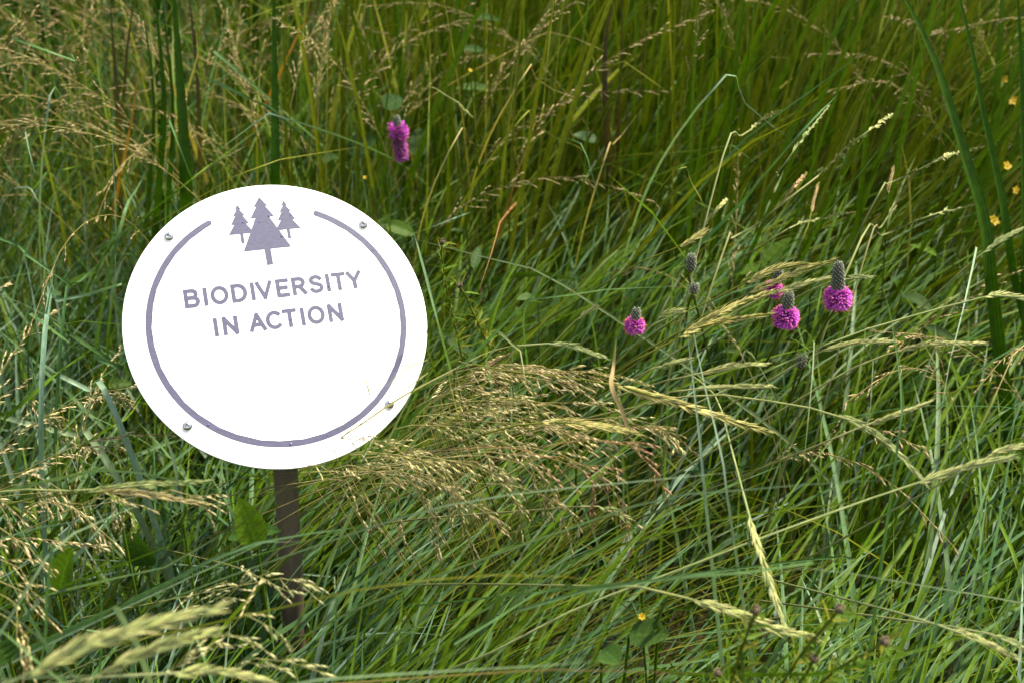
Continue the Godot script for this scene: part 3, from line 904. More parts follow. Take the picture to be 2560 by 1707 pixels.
func make_materials() -> void:
	var n := FastNoiseLite.new()
	n.seed = 3
	n.frequency = 0.05
	var fine := FastNoiseLite.new()
	fine.seed = 11
	fine.frequency = 0.23
	# veins run along a blade; blotches of age lie across it
	var veins := texture(64, 256, func(x: int, y: int) -> Color:
		var s := 0.86 + 0.10 * sin(x * TAU / 6.4) + 0.10 * fine.get_noise_2d(x * 3.0, y * 0.15) + 0.14 * n.get_noise_2d(x * 0.6, y * 1.2)
		return Color(clampf(s + 0.05 * n.get_noise_2d(x, y + 90.0), 0, 1), clampf(s, 0, 1), clampf(s * 0.96, 0, 1)))
	var leaf := material("leaf", Color.WHITE, 0.42, 0.19)
	leaf.vertex_color_use_as_albedo = true
	leaf.albedo_texture = veins
	leaf.backlight_enabled = true
	leaf.backlight = Color(0.66, 0.71, 0.34)
	leaf.cull_mode = BaseMaterial3D.CULL_DISABLED
	mat.leaf = leaf
	var broad := leaf.duplicate()
	broad.resource_name = "broad leaf"
	broad.roughness = 0.5
	broad.albedo_texture = texture(64, 128, func(x: int, y: int) -> Color:
		var u := absf(x / 31.5 - 0.5) if x < 32 else 0.5
		var rib := 0.16 * exp(-pow(u * 26.0, 2.0)) + 0.07 * maxf(0.0, sin((y * 0.55 - absf(u) * 26.0)))
		var s := 0.80 + rib + 0.14 * n.get_noise_2d(x * 2.0, y * 2.0)
		return Color(clampf(s, 0, 1), clampf(s, 0, 1), clampf(s * 0.97, 0, 1)))
	mat.broad = broad
	var seed_m := material("seed husk", Color.WHITE, 0.6, 0.4)
	seed_m.vertex_color_use_as_albedo = true
	seed_m.backlight_enabled = true
	seed_m.backlight = Color(0.55, 0.5, 0.35)
	mat.seed = seed_m
	var petal := material("petal", Color.WHITE, 0.6, 0.3)
	petal.vertex_color_use_as_albedo = true
	petal.backlight_enabled = true
	petal.backlight = Color(0.70, 0.45, 0.70)
	petal.cull_mode = BaseMaterial3D.CULL_DISABLED
	mat.petal = petal
	mat.white = material("white acrylic", Color(0.93, 0.93, 0.93), 0.38)
	var core := material("grey acrylic", Color.WHITE, 0.5)
	core.vertex_color_use_as_albedo = true
	mat.core = core
	var brushed := texture(128, 128, func(x: int, y: int) -> Color:
		var s := 0.88 + 0.16 * fine.get_noise_2d(x * 0.25, y * 4.0) + 0.05 * n.get_noise_2d(x * 1.5, y * 1.5)
		return Color(clampf(s, 0, 1), clampf(s, 0, 1), clampf(s, 0, 1)))
	var engraved := material("engraved grey acrylic", Color(0.295, 0.295, 0.41), 0.55)
	engraved.albedo_texture = brushed
	engraved.uv1_triplanar = true
	engraved.uv1_scale = Vector3(22, 22, 22)
	mat.engraved = engraved
	var steel := material("steel", Color(0.72, 0.72, 0.72), 0.22)
	steel.metallic = 1.0
	mat.steel = steel
	var drop := material("water drop", Color(0.36, 0.33, 0.48), 0.06)
	mat.drop = drop
	var rust := texture(128, 256, func(x: int, y: int) -> Color:
		var a := 0.5 + 0.5 * n.get_noise_2d(x * 1.2, y * 0.5)
		var f := 0.5 + 0.5 * fine.get_noise_2d(x * 1.4, y * 0.4)
		var c := Color(0.40, 0.355, 0.31).lerp(Color(0.52, 0.45, 0.385), a)
		return c.lerp(Color(0.24, 0.21, 0.185), f * 0.5))
	var post := material("brown coated steel", Color.WHITE, 0.34)
	post.albedo_texture = rust
	mat.post = post
	var earth := texture(256, 256, func(x: int, y: int) -> Color:
		var a := 0.5 + 0.5 * n.get_noise_2d(x, y)
		var f := 0.5 + 0.5 * fine.get_noise_2d(x, y)
		return Color(0.16, 0.125, 0.085).lerp(Color(0.27, 0.22, 0.15), a * 0.6 + f * 0.4))
	var soil := material("soil", Color.WHITE, 0.95, 0.2)
	soil.albedo_texture = earth
	soil.uv1_triplanar = true
	soil.uv1_world_triplanar = true
	soil.uv1_scale = Vector3(3, 3, 3)
	mat.soil = soil


func _ready() -> void:
	rng.seed = 20240611
	# camera
	var cam := Camera3D.new()
	cam.name = "camera"
	cam.position = eye
	cam.rotation_degrees = Vector3(-27, 0, 0)
	cam.fov = 33.5
	cam.near = 0.02
	cam.far = 900.0
	var lens := CameraAttributesPhysical.new()
	lens.frustum_focal_length = 39.872
	lens.frustum_focus_distance = 0.74
	lens.frustum_near = 0.02
	lens.frustum_far = 900.0
	lens.exposure_aperture = 10.0
	cam.attributes = lens
	add_child(cam)
	# sky, soft sun, exposure
	var sky_m := ProceduralSkyMaterial.new()
	sky_m.sky_top_color = Color(0.90, 0.95, 1.0)
	sky_m.sky_horizon_color = Color(0.93, 0.95, 0.96)
	sky_m.sky_energy_multiplier = 0.75
	sky_m.sky_curve = 0.25
	sky_m.ground_horizon_color = Color(0.35, 0.38, 0.28)
	sky_m.ground_bottom_color = Color(0.16, 0.18, 0.10)
	var sky := Sky.new()
	sky.sky_material = sky_m
	var env := Environment.new()
	env.background_mode = Environment.BG_SKY
	env.sky = sky
	env.tonemap_mode = Environment.TONE_MAPPER_LINEAR
	env.tonemap_exposure = 2.8
	env.sdfgi_enabled = true
	env.ssao_enabled = true
	env.ssil_enabled = true
	var world := WorldEnvironment.new()
	world.name = "world"
	world.environment = env
	add_child(world)
	var sun := DirectionalLight3D.new()
	sun.name = "sun"
	sun.light_energy = 1.6
	sun.light_angular_distance = 6.0
	sun.light_color = Color(1.0, 0.955, 0.87)
	sun.shadow_enabled = true
	sun.rotation_degrees = Vector3(-60, 118, 0)
	add_child(sun)

	make_materials()
	keep = [[Vector3(-0.1554, 0.3879, -0.6812), 0.0970], [Vector3(0.1924, 0.4460, -0.6113), 0.0095], [Vector3(0.1654, 0.4291, -0.6162), 0.0089], [Vector3(0.0743, 0.4228, -0.6133), 0.0067], [Vector3(-0.1073, 0.4128, -1.0417), 0.0119], [Vector3(0.1134, 0.4376, -0.6617), 0.0036], [Vector3(0.1125, 0.4314, -0.6379), 0.0030], [Vector3(-0.1544, 0.3143, -0.6532), 0.0135], [Vector3(-0.1556, 0.2884, -0.6530), 0.0135], [Vector3(-0.1567, 0.2624, -0.6528), 0.0135], [Vector3(-0.1578, 0.2364, -0.6525), 0.0135], [Vector3(-0.1590, 0.2104, -0.6523), 0.0135], [Vector3(-0.1601, 0.1845, -0.6520), 0.0135], [Vector3(-0.1613, 0.1585, -0.6518), 0.0135], [Vector3(-0.1624, 0.1325, -0.6516), 0.0090], [Vector3(-0.0139, 0.3000, -1.0456), 0.0040], [Vector3(0.0070, 0.4040, -0.9625), 0.0040], [Vector3(0.0162, 0.4200, -0.9842), 0.0040], [Vector3(0.0226, 0.4319, -1.0173), 0.0040], [Vector3(-0.0096, 0.3898, -0.8603), 0.0040], [Vector3(-0.0144, 0.3826, -0.8250), 0.0040], [Vector3(-0.0198, 0.3754, -0.8012), 0.0040], [Vector3(-0.0262, 0.3610, -0.7815), 0.0040], [Vector3(0.1209, 0.3176, -1.0724), 0.0040], [Vector3(0.1262, 0.3710, -1.0239), 0.0040], [Vector3(0.1276, 0.3903, -1.0087), 0.0040], [Vector3(0.3587, 0.4114, -0.8098), 0.0089], [Vector3(0.3420, 0.4536, -0.8220), 0.0089], [Vector3(0.3289, 0.4853, -0.8288), 0.0089], [Vector3(0.3095, 0.5309, -0.8427), 0.0089], [Vector3(0.2877, 0.5661, -0.8512), 0.0089], [Vector3(0.3841, 0.4042, -0.8286), 0.0073], [Vector3(0.3714, 0.4474, -0.8412), 0.0073], [Vector3(0.3601, 0.4798, -0.8484), 0.0073], [Vector3(0.3478, 0.5264, -0.8628), 0.0073], [Vector3(0.3356, 0.5624, -0.8718), 0.0073], [Vector3(0.4077, 0.3977, -0.8459), 0.0073], [Vector3(0.4017, 0.4626, -0.8677), 0.0073], [Vector3(0.3953, 0.5160, -0.8837), 0.0073], [Vector3(0.3885, 0.5583, -0.8940), 0.0073], [Vector3(-0.2969, 0.4110, -0.9958), 0.0122], [Vector3(-0.2978, 0.4731, -1.0134), 0.0122], [Vector3(-0.2987, 0.5337, -1.0302), 0.0122], [Vector3(-0.3203, 0.4542, -1.0355), 0.0079], [Vector3(-0.3204, 0.5056, -1.0430), 0.0079], [Vector3(-0.3182, 0.4369, -1.0492), 0.0050], [Vector3(-0.3186, 0.4894, -1.0572), 0.0050], [Vector3(-0.3423, 0.4316, -1.0689), 0.0050], [Vector3(-0.3425, 0.4850, -1.0774), 0.0050], [Vector3(-0.2147, 0.4228, -1.0018), 0.0094], [Vector3(-0.2128, 0.4789, -1.0163), 0.0094], [Vector3(-0.2108, 0.5337, -1.0302), 0.0094], [Vector3(-0.3919, 0.4338, -1.1149), 0.0072], [Vector3(-0.3896, 0.4762, -1.1178), 0.0072], [Vector3(-0.3878, 0.4681, -1.1549), 0.0058], [Vector3(-0.3771, 0.5042, -1.1545), 0.0058], [Vector3(-0.3233, 0.4370, -1.1614), 0.0058], [Vector3(-0.3231, 0.4806, -1.1649), 0.0058], [Vector3(-0.3412, 0.4499, -1.0109), 0.0043], [Vector3(-0.3311, 0.4809, -1.0080), 0.0043], [Vector3(-0.3203, 0.4782, -1.0477), 0.0050], [Vector3(-0.3231, 0.4974, -1.0388), 0.0050], [Vector3(-0.2962, 0.4699, -1.0660), 0.0043], [Vector3(-0.2896, 0.4894, -1.0572), 0.0043], [Vector3(-0.1971, 0.5025, -1.1050), 0.0050], [Vector3(-0.1885, 0.5218, -1.0962), 0.0050], [Vector3(0.0971, 0.4175, -1.1786), 0.0094], [Vector3(0.0960, 0.4477, -1.1800), 0.0094], [Vector3(0.0980, 0.4839, -1.1844), 0.0094], [Vector3(0.1154, 0.4342, -1.2049), 0.0050], [Vector3(0.1154, 0.4722, -1.2056), 0.0050], [Vector3(-0.0438, 0.3700, -1.3706), 0.0125], [Vector3(0.0808, 0.3550, -1.2096), 0.0118], [Vector3(-0.1722, 0.3300, -1.2625), 0.0191], [Vector3(-0.1092, 0.3250, -1.2930), 0.0176], [Vector3(-0.1324, 0.3850, -1.2415), 0.0176], [Vector3(-0.0420, 0.4400, -1.2583), 0.0073], [Vector3(-0.0258, 0.4800, -1.2310), 0.0066], [Vector3(0.1062, 0.3900, -0.3875), 0.0200], [Vector3(0.1057, 0.3750, -0.3929), 0.0150], [Vector3(0.1408, 0.3950, -0.3830), 0.0200], [Vector3(0.1399, 0.3850, -0.3881), 0.0150], [Vector3(0.1635, 0.3750, -0.3848), 0.0200], [Vector3(0.1599, 0.3650, -0.3898), 0.0150], [Vector3(0.1364, 0.3600, -0.3906), 0.0200], [Vector3(0.1358, 0.3450, -0.3972), 0.0150], [Vector3(0.1008, 0.3200, -0.4237), 0.0200], [Vector3(0.0993, 0.3150, -0.4250), 0.0150]]
	meadow()
	build_sign()
	heroes()


func heroes() -> void:
	blade("grass_leaf", "grass blade", "stout blue-green grass blade rising over the lower edge past the yellow stem", [Vector3(-0.0148, 0.3322, -0.3974), Vector3(-0.0077, 0.3466, -0.3901), Vector3(0.0333, 0.3826, -0.3814), Vector3(0.0687, 0.4042, -0.3806), Vector3(0.0766, 0.4114, -0.3785)], 0.0023, "glau", 0.0)
	blade("grass_leaf", "grass blade", "long pale green blade lying level along the lower edge below the post", [Vector3(-0.0898, 0.4042, -0.3286), Vector3(-0.0667, 0.4042, -0.3326), Vector3(-0.0186, 0.4042, -0.3369), Vector3(0.0186, 0.4042, -0.3398), Vector3(0.0387, 0.3970, -0.3504)], 0.0020, "pale", 0.0)
	blade("grass_leaf", "grass blade", "green blade turning to pink straw lying level along the lower edge", [Vector3(0.0094, 0.3826, -0.3600), Vector3(0.0317, 0.3862, -0.3559), Vector3(0.0716, 0.3826, -0.3583), Vector3(0.0866, 0.3826, -0.3574), Vector3(0.0963, 0.3826, -0.3574)], 0.0016, "straw2", 0.0)
	blade("grass_leaf", "grass blade", "thin pale blade crossing the bundle just beside the post", [Vector3(-0.0868, 0.3754, -0.4666), Vector3(-0.0594, 0.3898, -0.4573), Vector3(-0.0339, 0.3970, -0.4545), Vector3(-0.0055, 0.3970, -0.4594)], 0.0014, "glau", 0.0)
	blade("grass_leaf", "grass blade", "blue-grey blade standing steep under the drooping tan panicles", [Vector3(0.0119, 0.3178, -0.4694), Vector3(0.0205, 0.3466, -0.4615), Vector3(0.0309, 0.3754, -0.4588), Vector3(0.0434, 0.4042, -0.4640)], 0.0022, "blue", 0.0)
	blade("grass_leaf", "grass blade", "grey-green blade bent over with its cut tip above the dark gap", [Vector3(0.0394, 0.3394, -0.4599), Vector3(0.0219, 0.3610, -0.4437), Vector3(0.0017, 0.3610, -0.4252), Vector3(-0.0265, 0.3610, -0.3995)], 0.0014, "glau", 0.75)
	blade("grass_leaf", "grass blade", "broad grey-green blade with a blunt tip over the dark gap", [Vector3(0.0907, 0.3826, -0.4245), Vector3(0.0784, 0.3898, -0.4122), Vector3(0.0344, 0.3898, -0.4030), Vector3(0.0029, 0.3826, -0.3977)], 0.0021, "glau", 0.75)
	blade("grass_leaf", "grass blade", "grey-green blade with a folded blunt end beside the hanging spike", [Vector3(0.0583, 0.3970, -0.4002), Vector3(0.0731, 0.4042, -0.3933), Vector3(0.1053, 0.4114, -0.3887), Vector3(0.1254, 0.4150, -0.3881), Vector3(0.1293, 0.4150, -0.3901)], 0.0015, "glau", 0.75)
	blade("grass_leaf", "grass blade", "short pale blade whose point lies under the hanging spike", [Vector3(0.1347, 0.4042, -0.4005), Vector3(0.1213, 0.4042, -0.3983), Vector3(0.1013, 0.3970, -0.3974)], 0.0014, "pale", 0.0)
	blade("grass_leaf", "grass blade", "long thin pale blade reaching level across the bundle at middle height", [Vector3(-0.0478, 0.3970, -0.4509), Vector3(0.0058, 0.4114, -0.4479), Vector3(0.0359, 0.4186, -0.4426), Vector3(0.0816, 0.4186, -0.4502), Vector3(0.1164, 0.4114, -0.4667)], 0.0015, "pale", 0.0)
	blade("grass_leaf", "grass blade", "long pale green blade pointing level at the tip of the bent spike", [Vector3(0.0637, 0.4186, -0.4310), Vector3(0.1063, 0.4222, -0.4342), Vector3(0.1460, 0.4222, -0.4399), Vector3(0.1916, 0.4186, -0.4487)], 0.0017, "pale", 0.0)
	blade("grass_leaf", "grass blade", "broad blue-green blade in the shaded bundle below the lone pendent spike", [Vector3(0.0552, 0.3610, -0.4804), Vector3(0.0693, 0.3754, -0.4772), Vector3(0.0876, 0.3898, -0.4799), Vector3(0.1093, 0.4042, -0.4890)], 0.0027, "glau", 0.0)
	blade("grass_leaf", "grass blade", "long blue-green blade rising steeply near the lower corner", [Vector3(0.1880, 0.3250, -0.4164), Vector3(0.1918, 0.3322, -0.4187), Vector3(0.2087, 0.3538, -0.4295), Vector3(0.2373, 0.3754, -0.4564), Vector3(0.2602, 0.3970, -0.4824)], 0.0027, "glau", 0.0)
	blade("grass_leaf", "grass blade", "broad dark green blade sloping up through the lower corner", [Vector3(0.1307, 0.3826, -0.3574), Vector3(0.1345, 0.3898, -0.3523), Vector3(0.1805, 0.4042, -0.3544), Vector3(0.2129, 0.4042, -0.3685)], 0.0028, "green", 0.0)
	blade("grass_leaf", "grass blade", "whitish blue blade hanging straight down behind the broad drooping spike", [Vector3(0.1003, 0.3826, -0.4905), Vector3(0.0994, 0.3970, -0.5018), Vector3(0.0973, 0.4186, -0.5192), Vector3(0.0959, 0.4402, -0.5483), Vector3(0.0921, 0.4618, -0.5546)], 0.0028, "blue", 0.0)
	blade("grass_leaf", "grass blade", "second whitish blue blade hanging down beside its twin", [Vector3(0.1094, 0.3898, -0.4813), Vector3(0.1077, 0.4042, -0.4906), Vector3(0.1039, 0.4186, -0.5072), Vector3(0.0985, 0.4402, -0.5280), Vector3(0.0964, 0.4546, -0.5477)], 0.0023, "blue", 0.0)
	blade("grass_leaf", "grass blade", "blue-grey blade hanging bent between two level spikes", [Vector3(0.2000, 0.4042, -0.4988), Vector3(0.2043, 0.4186, -0.5116), Vector3(0.2060, 0.4258, -0.5222), Vector3(0.2113, 0.4402, -0.5626), Vector3(0.2138, 0.4474, -0.5855)], 0.0025, "glau", 0.0)
	blade("grass_leaf", "grass blade", "smooth blue-green blade standing behind the level spikes", [Vector3(0.2941, 0.4474, -0.6665), Vector3(0.2738, 0.4330, -0.6206), Vector3(0.2548, 0.4114, -0.5823), Vector3(0.2425, 0.3898, -0.5524)], 0.0030, "blue", 0.0)
	blade("grass_leaf", "grass blade", "broad blue-green blade sloping down from the picture edge", [Vector3(0.2800, 0.4402, -0.5536), Vector3(0.2541, 0.4258, -0.5416), Vector3(0.2321, 0.4042, -0.5361), Vector3(0.2154, 0.3826, -0.5360)], 0.0035, "glau", 0.0)
	blade("grass_leaf", "grass blade", "thin pink straw stalk slanting beside the broad blue-green blade", [Vector3(0.2690, 0.4474, -0.5342), Vector3(0.2598, 0.4330, -0.5251), Vector3(0.2466, 0.4186, -0.5072), Vector3(0.2327, 0.4042, -0.4906)], 0.0015, "straw", 0.0)
	blade("grass_leaf", "grass blade", "wide blue-green blade cut by the picture edge at middle height", [Vector3(0.2772, 0.4330, -0.5187), Vector3(0.2653, 0.4258, -0.5098), Vector3(0.2576, 0.4114, -0.5044), Vector3(0.2526, 0.3970, -0.4961)], 0.0056, "glau", 0.0)
	blade("grass_leaf", "grass blade", "pale upright blade under the three purple flower heads", [Vector3(0.1684, 0.4330, -0.5607), Vector3(0.1667, 0.4186, -0.5515), Vector3(0.1606, 0.4042, -0.5283), Vector3(0.1568, 0.3898, -0.5130), Vector3(0.1544, 0.3826, -0.5040)], 0.0023, "pale", 0.0)
	blade("grass_leaf", "grass blade", "pale upright blade passing behind the spike that bends down", [Vector3(0.1950, 0.4330, -0.5399), Vector3(0.1922, 0.4186, -0.5270), Vector3(0.1866, 0.4114, -0.5088), Vector3(0.1836, 0.3970, -0.5018)], 0.0021, "pale", 0.0)
	blade("grass_leaf", "grass blade", "short pale blade tip standing among the stacked level spikes", [Vector3(0.1270, 0.4402, -0.5449), Vector3(0.1255, 0.4258, -0.5466), Vector3(0.1214, 0.4186, -0.5398)], 0.0017, "pale", 0.0)
	blade("grass_leaf", "grass blade", "short green blade sloping under the long straight spike stem", [Vector3(0.1630, 0.4258, -0.5326), Vector3(0.1723, 0.4186, -0.5318), Vector3(0.1821, 0.4114, -0.5324)], 0.0014, "green", 0.0)
	blade("grass_leaf", "grass blade", "thin dark-looking straw crossing the white sign over its lower screw", [Vector3(-0.1118, 0.3294, -0.6286), Vector3(-0.0973, 0.3354, -0.6377), Vector3(-0.0817, 0.3424, -0.6482), Vector3(-0.0658, 0.3483, -0.6577), Vector3(-0.0391, 0.3561, -0.6730), Vector3(-0.0165, 0.3634, -0.6835), Vector3(0.0064, 0.3660, -0.6916)], 0.0013, "thin", 0.0, false)
	blade("grass_leaf", "grass blade", "short straw bit in front of the white sign inside the ring, crossing the white face", [Vector3(-0.0940, 0.3468, -0.6526), Vector3(-0.0960, 0.3531, -0.6562), Vector3(-0.0980, 0.3594, -0.6597)], 0.0009, "thin", 0.0, false)
	blade("grass_leaf", "grass blade", "short bent straw crossing the white ring line above the lower screw", [Vector3(-0.0571, 0.3600, -0.6794), Vector3(-0.0722, 0.3579, -0.6696), Vector3(-0.0831, 0.3515, -0.6570)], 0.0009, "thin", 0.0, false)
	blade("grass_leaf", "grass blade", "short straw crossing the white rim between the ring and the sign edge", [Vector3(-0.0569, 0.3534, -0.6728), Vector3(-0.0690, 0.3489, -0.6616), Vector3(-0.0772, 0.3455, -0.6530)], 0.0009, "thin", 0.0, false)
	blade("grass_leaf", "grass blade", "straight straw sloping down from the sign edge into the panicles", [Vector3(-0.0347, 0.4330, -0.5316), Vector3(-0.0213, 0.4222, -0.5207), Vector3(-0.0066, 0.4114, -0.5088)], 0.0012, "straw", 0.0)
	blade("grass_leaf", "grass blade", "stubby pale green stalk standing bent in the panicles", [Vector3(0.0051, 0.4366, -0.5441), Vector3(0.0062, 0.4294, -0.5383), Vector3(0.0081, 0.4222, -0.5278)], 0.0030, "cream", 0.0)
	blade("grass_leaf", "grass blade", "crumpled tan dead leaf hanging upright among the panicles", [Vector3(0.0602, 0.4114, -0.5073), Vector3(0.0576, 0.4186, -0.5116), Vector3(0.0523, 0.4294, -0.5189), Vector3(0.0542, 0.4330, -0.5332), Vector3(0.0556, 0.4474, -0.5385)], 0.0025, "tan", 0.0, false)
	blade("grass_leaf", "grass blade", "shiny whitish blue blade lying behind the stubby pale stalk", [Vector3(-0.0153, 0.4258, -0.5657), Vector3(-0.0087, 0.4294, -0.5677), Vector3(0.0003, 0.4330, -0.5743), Vector3(0.0094, 0.4402, -0.5737)], 0.0037, "blue", 0.0)
	blade("grass_leaf", "grass blade", "pale blade standing up beside the sign edge", [Vector3(-0.0455, 0.4330, -0.5416), Vector3(-0.0377, 0.4474, -0.5499), Vector3(-0.0277, 0.4690, -0.5409)], 0.0023, "pale", 0.0)
	blade("grass_leaf", "grass blade", "long pale blade lying across above the sign edge towards the bundle", [Vector3(0.0234, 0.4330, -0.6545), Vector3(-0.0117, 0.4402, -0.6634), Vector3(-0.0428, 0.4438, -0.6753), Vector3(-0.0656, 0.4474, -0.6814)], 0.0030, "pale", 0.0)
	blade("grass_leaf", "grass blade", "pale blue blade bent down close beside the sign edge", [Vector3(-0.0612, 0.4690, -0.6490), Vector3(-0.0570, 0.4546, -0.6442), Vector3(-0.0513, 0.4402, -0.6326), Vector3(-0.0451, 0.4186, -0.6220)], 0.0030, "blue", 0.0)
	blade("grass_leaf", "grass blade", "grey-green blade lying level above the lone low flower head", [Vector3(0.0063, 0.4402, -0.5969), Vector3(0.0272, 0.4474, -0.5914), Vector3(0.0556, 0.4474, -0.6016), Vector3(0.1006, 0.4474, -0.6057)], 0.0025, "glau", 0.0)
	blade("grass_leaf", "grass blade", "long broad blue-green blade rising behind the low flower head", [Vector3(0.0084, 0.4258, -0.6298), Vector3(0.0286, 0.4474, -0.6294), Vector3(0.0526, 0.4762, -0.6209)], 0.0040, "glau", 0.0)
	blade("grass_leaf", "grass blade", "thin yellow-green blade rising beside the long broad blade", [Vector3(0.0272, 0.4330, -0.6082), Vector3(0.0446, 0.4546, -0.6063), Vector3(0.0695, 0.4834, -0.6048)], 0.0021, "yel", 0.0)
	blade("grass_leaf", "grass blade", "long broad blue-green blade sloping up behind the big cream spike", [Vector3(0.1441, 0.3712, -0.8433), Vector3(0.1808, 0.4050, -0.8560), Vector3(0.1990, 0.4830, -0.7776), Vector3(0.2537, 0.4900, -0.8737)], 0.0044, "glau", 0.0)
	blade("grass_leaf", "grass blade", "long blue-green blade sloping up to a fine point in the far grass", [Vector3(0.1610, 0.4000, -0.9159), Vector3(0.1933, 0.4300, -0.9388), Vector3(0.2466, 0.4800, -0.9256), Vector3(0.3007, 0.5200, -0.9332)], 0.0040, "glau", 0.0)
	blade("grass_leaf", "grass blade", "pale blue blade sloping down across the far yellow-green grass", [Vector3(0.1499, 0.5077, -0.8312), Vector3(0.2012, 0.4615, -0.9304), Vector3(0.2241, 0.4500, -0.8898)], 0.0030, "blue", 0.0)
	blade("grass_leaf", "grass blade", "short grey-green blade tip sloping down in the bundle", [Vector3(0.1776, 0.4500, -0.8740), Vector3(0.1886, 0.4400, -0.8714), Vector3(0.2009, 0.4300, -0.8759)], 0.0032, "glau", 0.0)
	blade("grass_leaf", "grass blade", "short yellow blade sloping down beside a short cream spike", [Vector3(0.1314, 0.4400, -0.8529), Vector3(0.1488, 0.4110, -0.8881), Vector3(0.1437, 0.4258, -0.8025)], 0.0019, "yel", 0.0)
	blade("grass_leaf", "grass blade", "blue-green blade rising under the big cream spike", [Vector3(0.2460, 0.3801, -0.8719), Vector3(0.2685, 0.4300, -0.8472), Vector3(0.2972, 0.4522, -0.8786)], 0.0040, "glau", 0.0)
	blade("grass_leaf", "grass blade", "long orange-brown dead leaf standing slanted in the far grass", [Vector3(-0.0139, 0.3000, -1.0456), Vector3(0.0070, 0.4040, -0.9625), Vector3(0.0162, 0.4200, -0.9842), Vector3(0.0226, 0.4319, -1.0173)], 0.0057, "orange", 0.0)
	blade("grass_leaf", "grass blade", "lower orange dead leaf slanting down beside the sign", [Vector3(-0.0096, 0.3898, -0.8603), Vector3(-0.0144, 0.3826, -0.8250), Vector3(-0.0198, 0.3754, -0.8012), Vector3(-0.0262, 0.3610, -0.7815)], 0.0040, "orange", 0.0)
	blade("grass_leaf", "grass blade", "short orange dead leaf in the yellow-green grass", [Vector3(0.1209, 0.3176, -1.0724), Vector3(0.1262, 0.3710, -1.0239), Vector3(0.1276, 0.3903, -1.0087)], 0.0044, "orange", 0.0)
	blade("grass_leaf", "grass blade", "yellow-green upright blade behind the tall purple flower", [Vector3(-0.0932, 0.2500, -1.1446), Vector3(-0.0809, 0.3800, -1.0490), Vector3(-0.0830, 0.4173, -1.1219), Vector3(-0.0826, 0.4729, -1.1668)], 0.0044, "yel", 0.0)
	blade("grass_leaf", "grass blade", "wide yellow-green upright blade in the far middle grass", [Vector3(-0.0152, 0.2800, -1.1546), Vector3(-0.0064, 0.3948, -1.0480), Vector3(0.0019, 0.4521, -1.0438), Vector3(0.0072, 0.4970, -1.0529)], 0.0079, "yel", 0.0)
	blade("grass_leaf", "grass blade", "narrow yellow-green upright blade at the far middle", [Vector3(0.0309, 0.3800, -1.1461), Vector3(0.0311, 0.4459, -1.0680), Vector3(0.0369, 0.4933, -1.1029), Vector3(0.0415, 0.5239, -1.1301)], 0.0040, "yel", 0.0)
	blade("grass_leaf", "grass blade", "short yellow-green blade lying level over the orange leaf", [Vector3(-0.0126, 0.4074, -1.1145), Vector3(0.0314, 0.4255, -1.0702), Vector3(0.0628, 0.4249, -1.0802)], 0.0023, "yel", 0.0)
	blade("grass_leaf", "grass blade", "level straw stalk left of the orange leaf top", [Vector3(-0.0537, 0.4186, -0.9693), Vector3(-0.0331, 0.3790, -1.1014), Vector3(-0.0079, 0.3927, -1.0595)], 0.0018, "straw", 0.0)
	blade("grass_leaf", "grass blade", "pale straw stalk sloping down across far upright blades", [Vector3(0.0084, 0.4685, -1.0108), Vector3(0.0398, 0.4319, -1.1168), Vector3(0.0675, 0.4446, -1.0257)], 0.0019, "straw", 0.0)
	blade("grass_leaf", "grass blade", "straw stalk sloping down near the dark cattail stems", [Vector3(0.0405, 0.4898, -1.1235), Vector3(0.0656, 0.4770, -1.1338), Vector3(0.0837, 0.4916, -1.0150)], 0.0019, "straw", 0.0)
	blade("grass_leaf", "grass blade", "yellow stalk sloping down beside the dark cattail stems", [Vector3(0.1102, 0.4581, -1.1223), Vector3(0.1328, 0.4451, -1.1106), Vector3(0.1455, 0.4549, -1.0022)], 0.0021, "yel", 0.0)
	blade("grass_leaf", "grass blade", "straw stalk rising above the oval leaf in the far grass", [Vector3(0.0851, 0.3963, -1.0031), Vector3(0.1110, 0.3872, -1.1116), Vector3(0.1321, 0.4404, -1.0570)], 0.0023, "straw", 0.0)
	blade("grass_leaf", "grass blade", "thin yellow stem sloping down in front of the orange leaf", [Vector3(0.0032, 0.4287, -1.0027), Vector3(0.0404, 0.3851, -1.1135), Vector3(0.0661, 0.4092, -0.9841)], 0.0019, "yel", 0.0)
	blade("grass_leaf", "grass blade", "short pale blue blade above the sign edge", [Vector3(-0.0723, 0.3395, -0.9796), Vector3(-0.0540, 0.3598, -0.9453), Vector3(-0.0400, 0.3239, -1.0598)], 0.0030, "blue", 0.0)
	blade("grass_leaf", "grass blade", "grey-green blade hanging below the oval leaf", [Vector3(0.0647, 0.4096, -1.0048), Vector3(0.0730, 0.3893, -0.9581), Vector3(0.0853, 0.3428, -0.9975)], 0.0032, "glau", 0.0)
	blade("grass_leaf", "grass blade", "grey-green blade with a cut tip left of the dark cattail leaf", [Vector3(-0.2283, 0.4500, -1.0308), Vector3(-0.2432, 0.4734, -1.0120), Vector3(-0.2729, 0.4856, -1.0444)], 0.0037, "glau", 0.75)
	blade("grass_leaf", "grass blade", "second grey-green blade with a cut tip meeting the dark cattail leaf", [Vector3(-0.2071, 0.4564, -0.9579), Vector3(-0.2137, 0.4744, -0.9193), Vector3(-0.2729, 0.4666, -1.0181)], 0.0037, "glau", 0.75)
	blade("grass_leaf", "grass blade", "pale blue blade sloping down from the dark cattail leaf", [Vector3(-0.2061, 0.4576, -0.9400), Vector3(-0.2317, 0.4380, -0.9463), Vector3(-0.2826, 0.3906, -1.0376)], 0.0030, "blue", 0.0)
